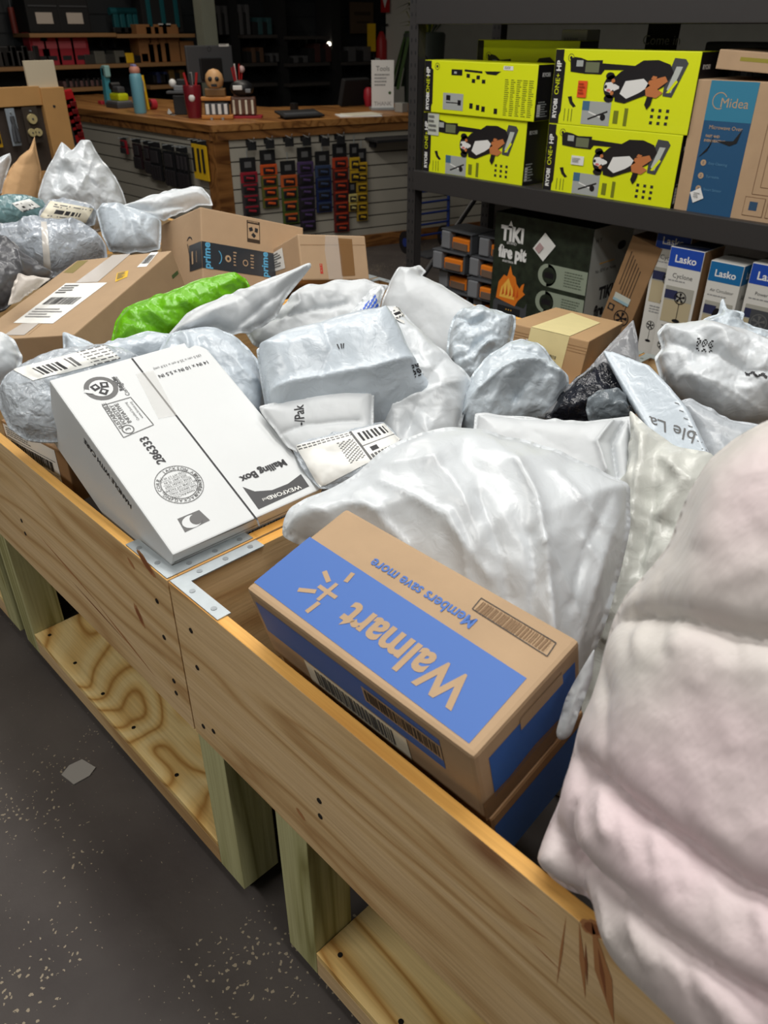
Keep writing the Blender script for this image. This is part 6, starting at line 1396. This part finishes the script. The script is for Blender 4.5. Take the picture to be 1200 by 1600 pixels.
# ================================================================ person in a quilted jacket at the right end of the cart
pink = film('pale pink quilted nylon', (222, 208, 210), .5, .12, bscale=10, spec=.25)
def _pink():
    nt = pink.node_tree; N = nt.nodes.new; L = nt.links.new; b = nt.nodes['Principled BSDF']
    b.inputs['Sheen Weight'].default_value = .15
    tc = N('ShaderNodeTexCoord'); mp = N('ShaderNodeMapping'); mp.inputs['Rotation'].default_value = (0.3, .2, .6); mp.inputs['Scale'].default_value = (60, 60, 6)
    n = N('ShaderNodeTexNoise'); n.inputs['Scale'].default_value = 1.2; n.inputs['Detail'].default_value = 2; L(tc.outputs['Object'], mp.inputs['Vector']); L(mp.outputs[0], n.inputs['Vector'])
    bp = N('ShaderNodeBump'); bp.inputs['Strength'].default_value = .16; bp.inputs['Distance'].default_value = .012; L(n.outputs['Fac'], bp.inputs['Height']); L(bp.outputs['Normal'], b.inputs['Normal'])
    n2 = N('ShaderNodeTexNoise'); n2.inputs['Scale'].default_value = 3.; L(tc.outputs['Object'], n2.inputs['Vector'])
    r = N('ShaderNodeValToRGB'); r.color_ramp.elements[0].color = lin((200, 195, 190))+(1,); r.color_ramp.elements[1].color = lin((208, 190, 193))+(1,); r.color_ramp.elements[0].position = .4; r.color_ramp.elements[1].position = .6
    L(n2.outputs['Fac'], r.inputs['Fac']); L(r.outputs['Color'], b.inputs['Base Color'])
_pink()
PX, PY = .34, .62
person = empty('person', (PX, PY, 0)); tag(person, 'person in a pale pink quilted puffer jacket leaning over the cart at right', 'person')
jout = [(1200, 655), (1150, 682), (1105, 720), (1078, 765), (1060, 810), (1046, 852), (1015, 890), (980, 925), (958, 970), (944, 1020), (928, 1080), (908, 1130), (890, 1190), (874, 1250), (852, 1300), (842, 1335), (856, 1368), (890, 1392), (926, 1402), (934, 1440), (948, 1480), (985, 1530), (1040, 1585), (1100, 1640), (1200, 1710), (1400, 1800), (1700, 1860), (1960, 1760), (2040, 1400), (2000, 1000), (1850, 800), (1600, 690), (1400, 650), (1290, 642)]
gath = []
for seam, n_, ln in (([(940, 1190), (1060, 1266), (1200, 1364), (1350, 1430)], 26, 70), ([(932, 1335), (1050, 1418), (1200, 1514), (1330, 1580)], 26, 80), ([(1000, 972), (1100, 974), (1200, 1000), (1350, 1034)], 16, 45)):
    S = np.array(seam, float); L_ = np.r_[0, np.cumsum(np.hypot(*np.diff(S, axis=0).T))]; rg = random.Random(n_+ln)
    for k in range(n_):
        t = L_[-1]*(k+rg.uniform(.2, .8))/n_; x, y = np.interp(t, L_, S[:, 0]), np.interp(t, L_, S[:, 1]); l = ln*rg.uniform(.5, 1.2)
        gath.append(([(x, y+6), (x+.32*l, y+l)], rg.choice((.0045, -.004, .003)), .005))
jk = bag('jacket', jout, (1150, 1100, 1.085), pink, 60, az=-25, T=.075, Tb=.26, D=.12, seed=61, wr=.0022, lam=.09, aniso=1.3, p=.55, step=.0055, edge=.001, parent=person,
    folds=[([(945, 985), (1010, 966), (1100, 972), (1200, 998), (1400, 1040), (1950, 1120)], -.030, .011),
           ([(890, 1168), (950, 1192), (1060, 1264), (1200, 1362), (1400, 1450), (1950, 1560)], -.032, .010),
           ([(868, 1262), (930, 1330), (1050, 1415), (1200, 1512), (1400, 1610), (1750, 1720)], -.028, .010),
           ([(928, 1330), (934, 1410)], -.028, .012), ([(1062, 812), (1030, 890), (1010, 966)], -.016, .012),
           ([(1150, 700), (1100, 800), (1070, 900), (1060, 968)], -.010, .02), ([(1200, 760), (1160, 860), (1130, 970)], .008, .03),
           ([(960, 1030), (990, 1090), (1000, 1200)], -.010, .010), ([(950, 1215), (930, 1280), (925, 1325)], -.012, .01)]+gath)
jk['label'] = 'pale pink quilted puffer jacket'
skinm = mat('skin', (206, 160, 138), .55, sss=.1)
def skinned(name, nodes, edges, m, parent, root=0, sub=2):
    me = bpy.data.meshes.new(name); me.from_pydata([Vector(n[:3])-parent.location for n in nodes], edges, []); o = bpy.data.objects.new(name, me); COL.objects.link(o); o.parent = parent
    md = o.modifiers.new('skin', 'SKIN'); md.use_smooth_shade = True; md.branch_smoothing = .6
    for i, n in enumerate(nodes):
        s = me.skin_vertices[0].data[i]; s.radius = (n[3], n[4] if len(n) > 4 else n[3]); s.use_root = (i == root)
    md2 = o.modifiers.new('sub', 'SUBSURF'); md2.levels = md2.render_levels = sub
    me.materials.append(m)
    # bake to one plain mesh
    bpy.context.view_layer.update(); ev = o.evaluated_get(bpy.context.evaluated_depsgraph_get()); nm = bpy.data.meshes.new_from_object(ev); o.modifiers.clear(); o.data = nm
    nm.name = name
    for p_ in nm.polygons: p_.use_smooth = True
    return o
N_ = []; E_ = []
def nd(*a, to=None):
    N_.append(a); i = len(N_)-1
    if to is not None: E_.append((to, i))
    return i
pel = nd(.36, .62, .86, .13, .15); sp = nd(.29, .66, 1.0, .12, .15, to=pel); ch = nd(.19, .72, 1.16, .12, .16, to=sp); nk = nd(.12, .77, 1.30, .055, to=ch); hb_ = nd(.09, .80, 1.38, .075, .07, to=nk); ht = nd(.06, .83, 1.49, .085, .08, to=hb_); hd = nd(.05, .835, 1.55, .05, to=ht)
for s, (kx, ky) in ((-1, (.40, .52)), (1, (.42, .74))):
    hp = nd(.37, .62+s*.09, .80, .085, to=pel); kn = nd(kx, ky, .45, .06, to=hp); an = nd(kx+.03, ky, .09, .04, to=kn); tt = nd(kx-.10, ky, .04, .035, to=an)
    sh = nd(.17, .72+s*.15, 1.20, .06, to=ch); 
    el = nd(.26+.03*s, .70+s*.20, .98, .045, to=sh); wr = nd(.12, .72+s*.17, .86+.06, .028, to=el); pm = nd(.06, .72+s*.165, .905, .026, .018, to=wr)
    for k in range(4):
        f1 = nd(.03, .72+s*.165+(k-1.5)*.018, .895, .009, to=pm); f2 = nd(.0-.004*(k % 2), .72+s*.165+(k-1.5)*.02, .88, .008, to=f1); nd(-.012, .72+s*.165+(k-1.5)*.02, .862, .007, to=f2)
    t1 = nd(.065, .72+s*.135, .895, .010, to=pm); nd(.04, .72+s*.115, .88, .008, to=t1)
body = skinned('body', N_, E_, skinm, person)
mb = MB(); o_ = Vector((PX, PY, 0))
mb.ball(Vector((.065, .835, 1.50))-o_, .098, mat('brown hair', (60, 42, 32), .6), (1.0, .95, 1.05)); mb.ball(Vector((.12, .86, 1.44))-o_, .07, mat('brown hair', (60, 42, 32), .6), (.9, 1, 1.3)); mb.build('hair', person)
JN = []; JE = []
def jnd(*a, to=None):
    JN.append(a); i = len(JN)-1
    if to is not None: JE.append((to, i))
    return i
j0 = jnd(.36, .62, .84, .165, .19); j1 = jnd(.29, .66, 1.0, .16, .19, to=j0); j2 = jnd(.19, .72, 1.16, .16, .19, to=j1); jnd(.13, .765, 1.27, .08, to=j2)
for s in (-1, 1):
    a = jnd(.17, .72+s*.15, 1.20, .095, to=j2); b2 = jnd(.26+.03*s, .70+s*.20, .98, .078, to=a); jnd(.135, .72+s*.172, .915, .052, to=b2)
skinned('jacket_sleeves', JN, JE, pink, person)
tn = mat('dark trousers', (40, 42, 52), .8); TN = []; TE = []
def tnd(*a, to=None):
    TN.append(a); i = len(TN)-1
    if to is not None: TE.append((to, i))
    return i
r_ = tnd(.36, .62, .88, .15, .17)
for s, (kx, ky) in ((-1, (.40, .52)), (1, (.42, .74))):
    a = tnd(.37, .62+s*.09, .78, .105, to=r_); b2 = tnd(kx, ky, .45, .078, to=a); tnd(kx+.03, ky, .11, .062, to=b2)
skinned('trousers', TN, TE, tn, person)
for s, (kx, ky) in ((-1, (.40, .52)), (1, (.42, .74))):
    mb = MB(); mb.box(Vector((kx-.03, ky, .012))-o_, (.28, .10, .024), white, .008); mb.box(Vector((kx-.02, ky, .055))-o_, (.25, .09, .07), dgrey, .03); mb.build('shoe', person)
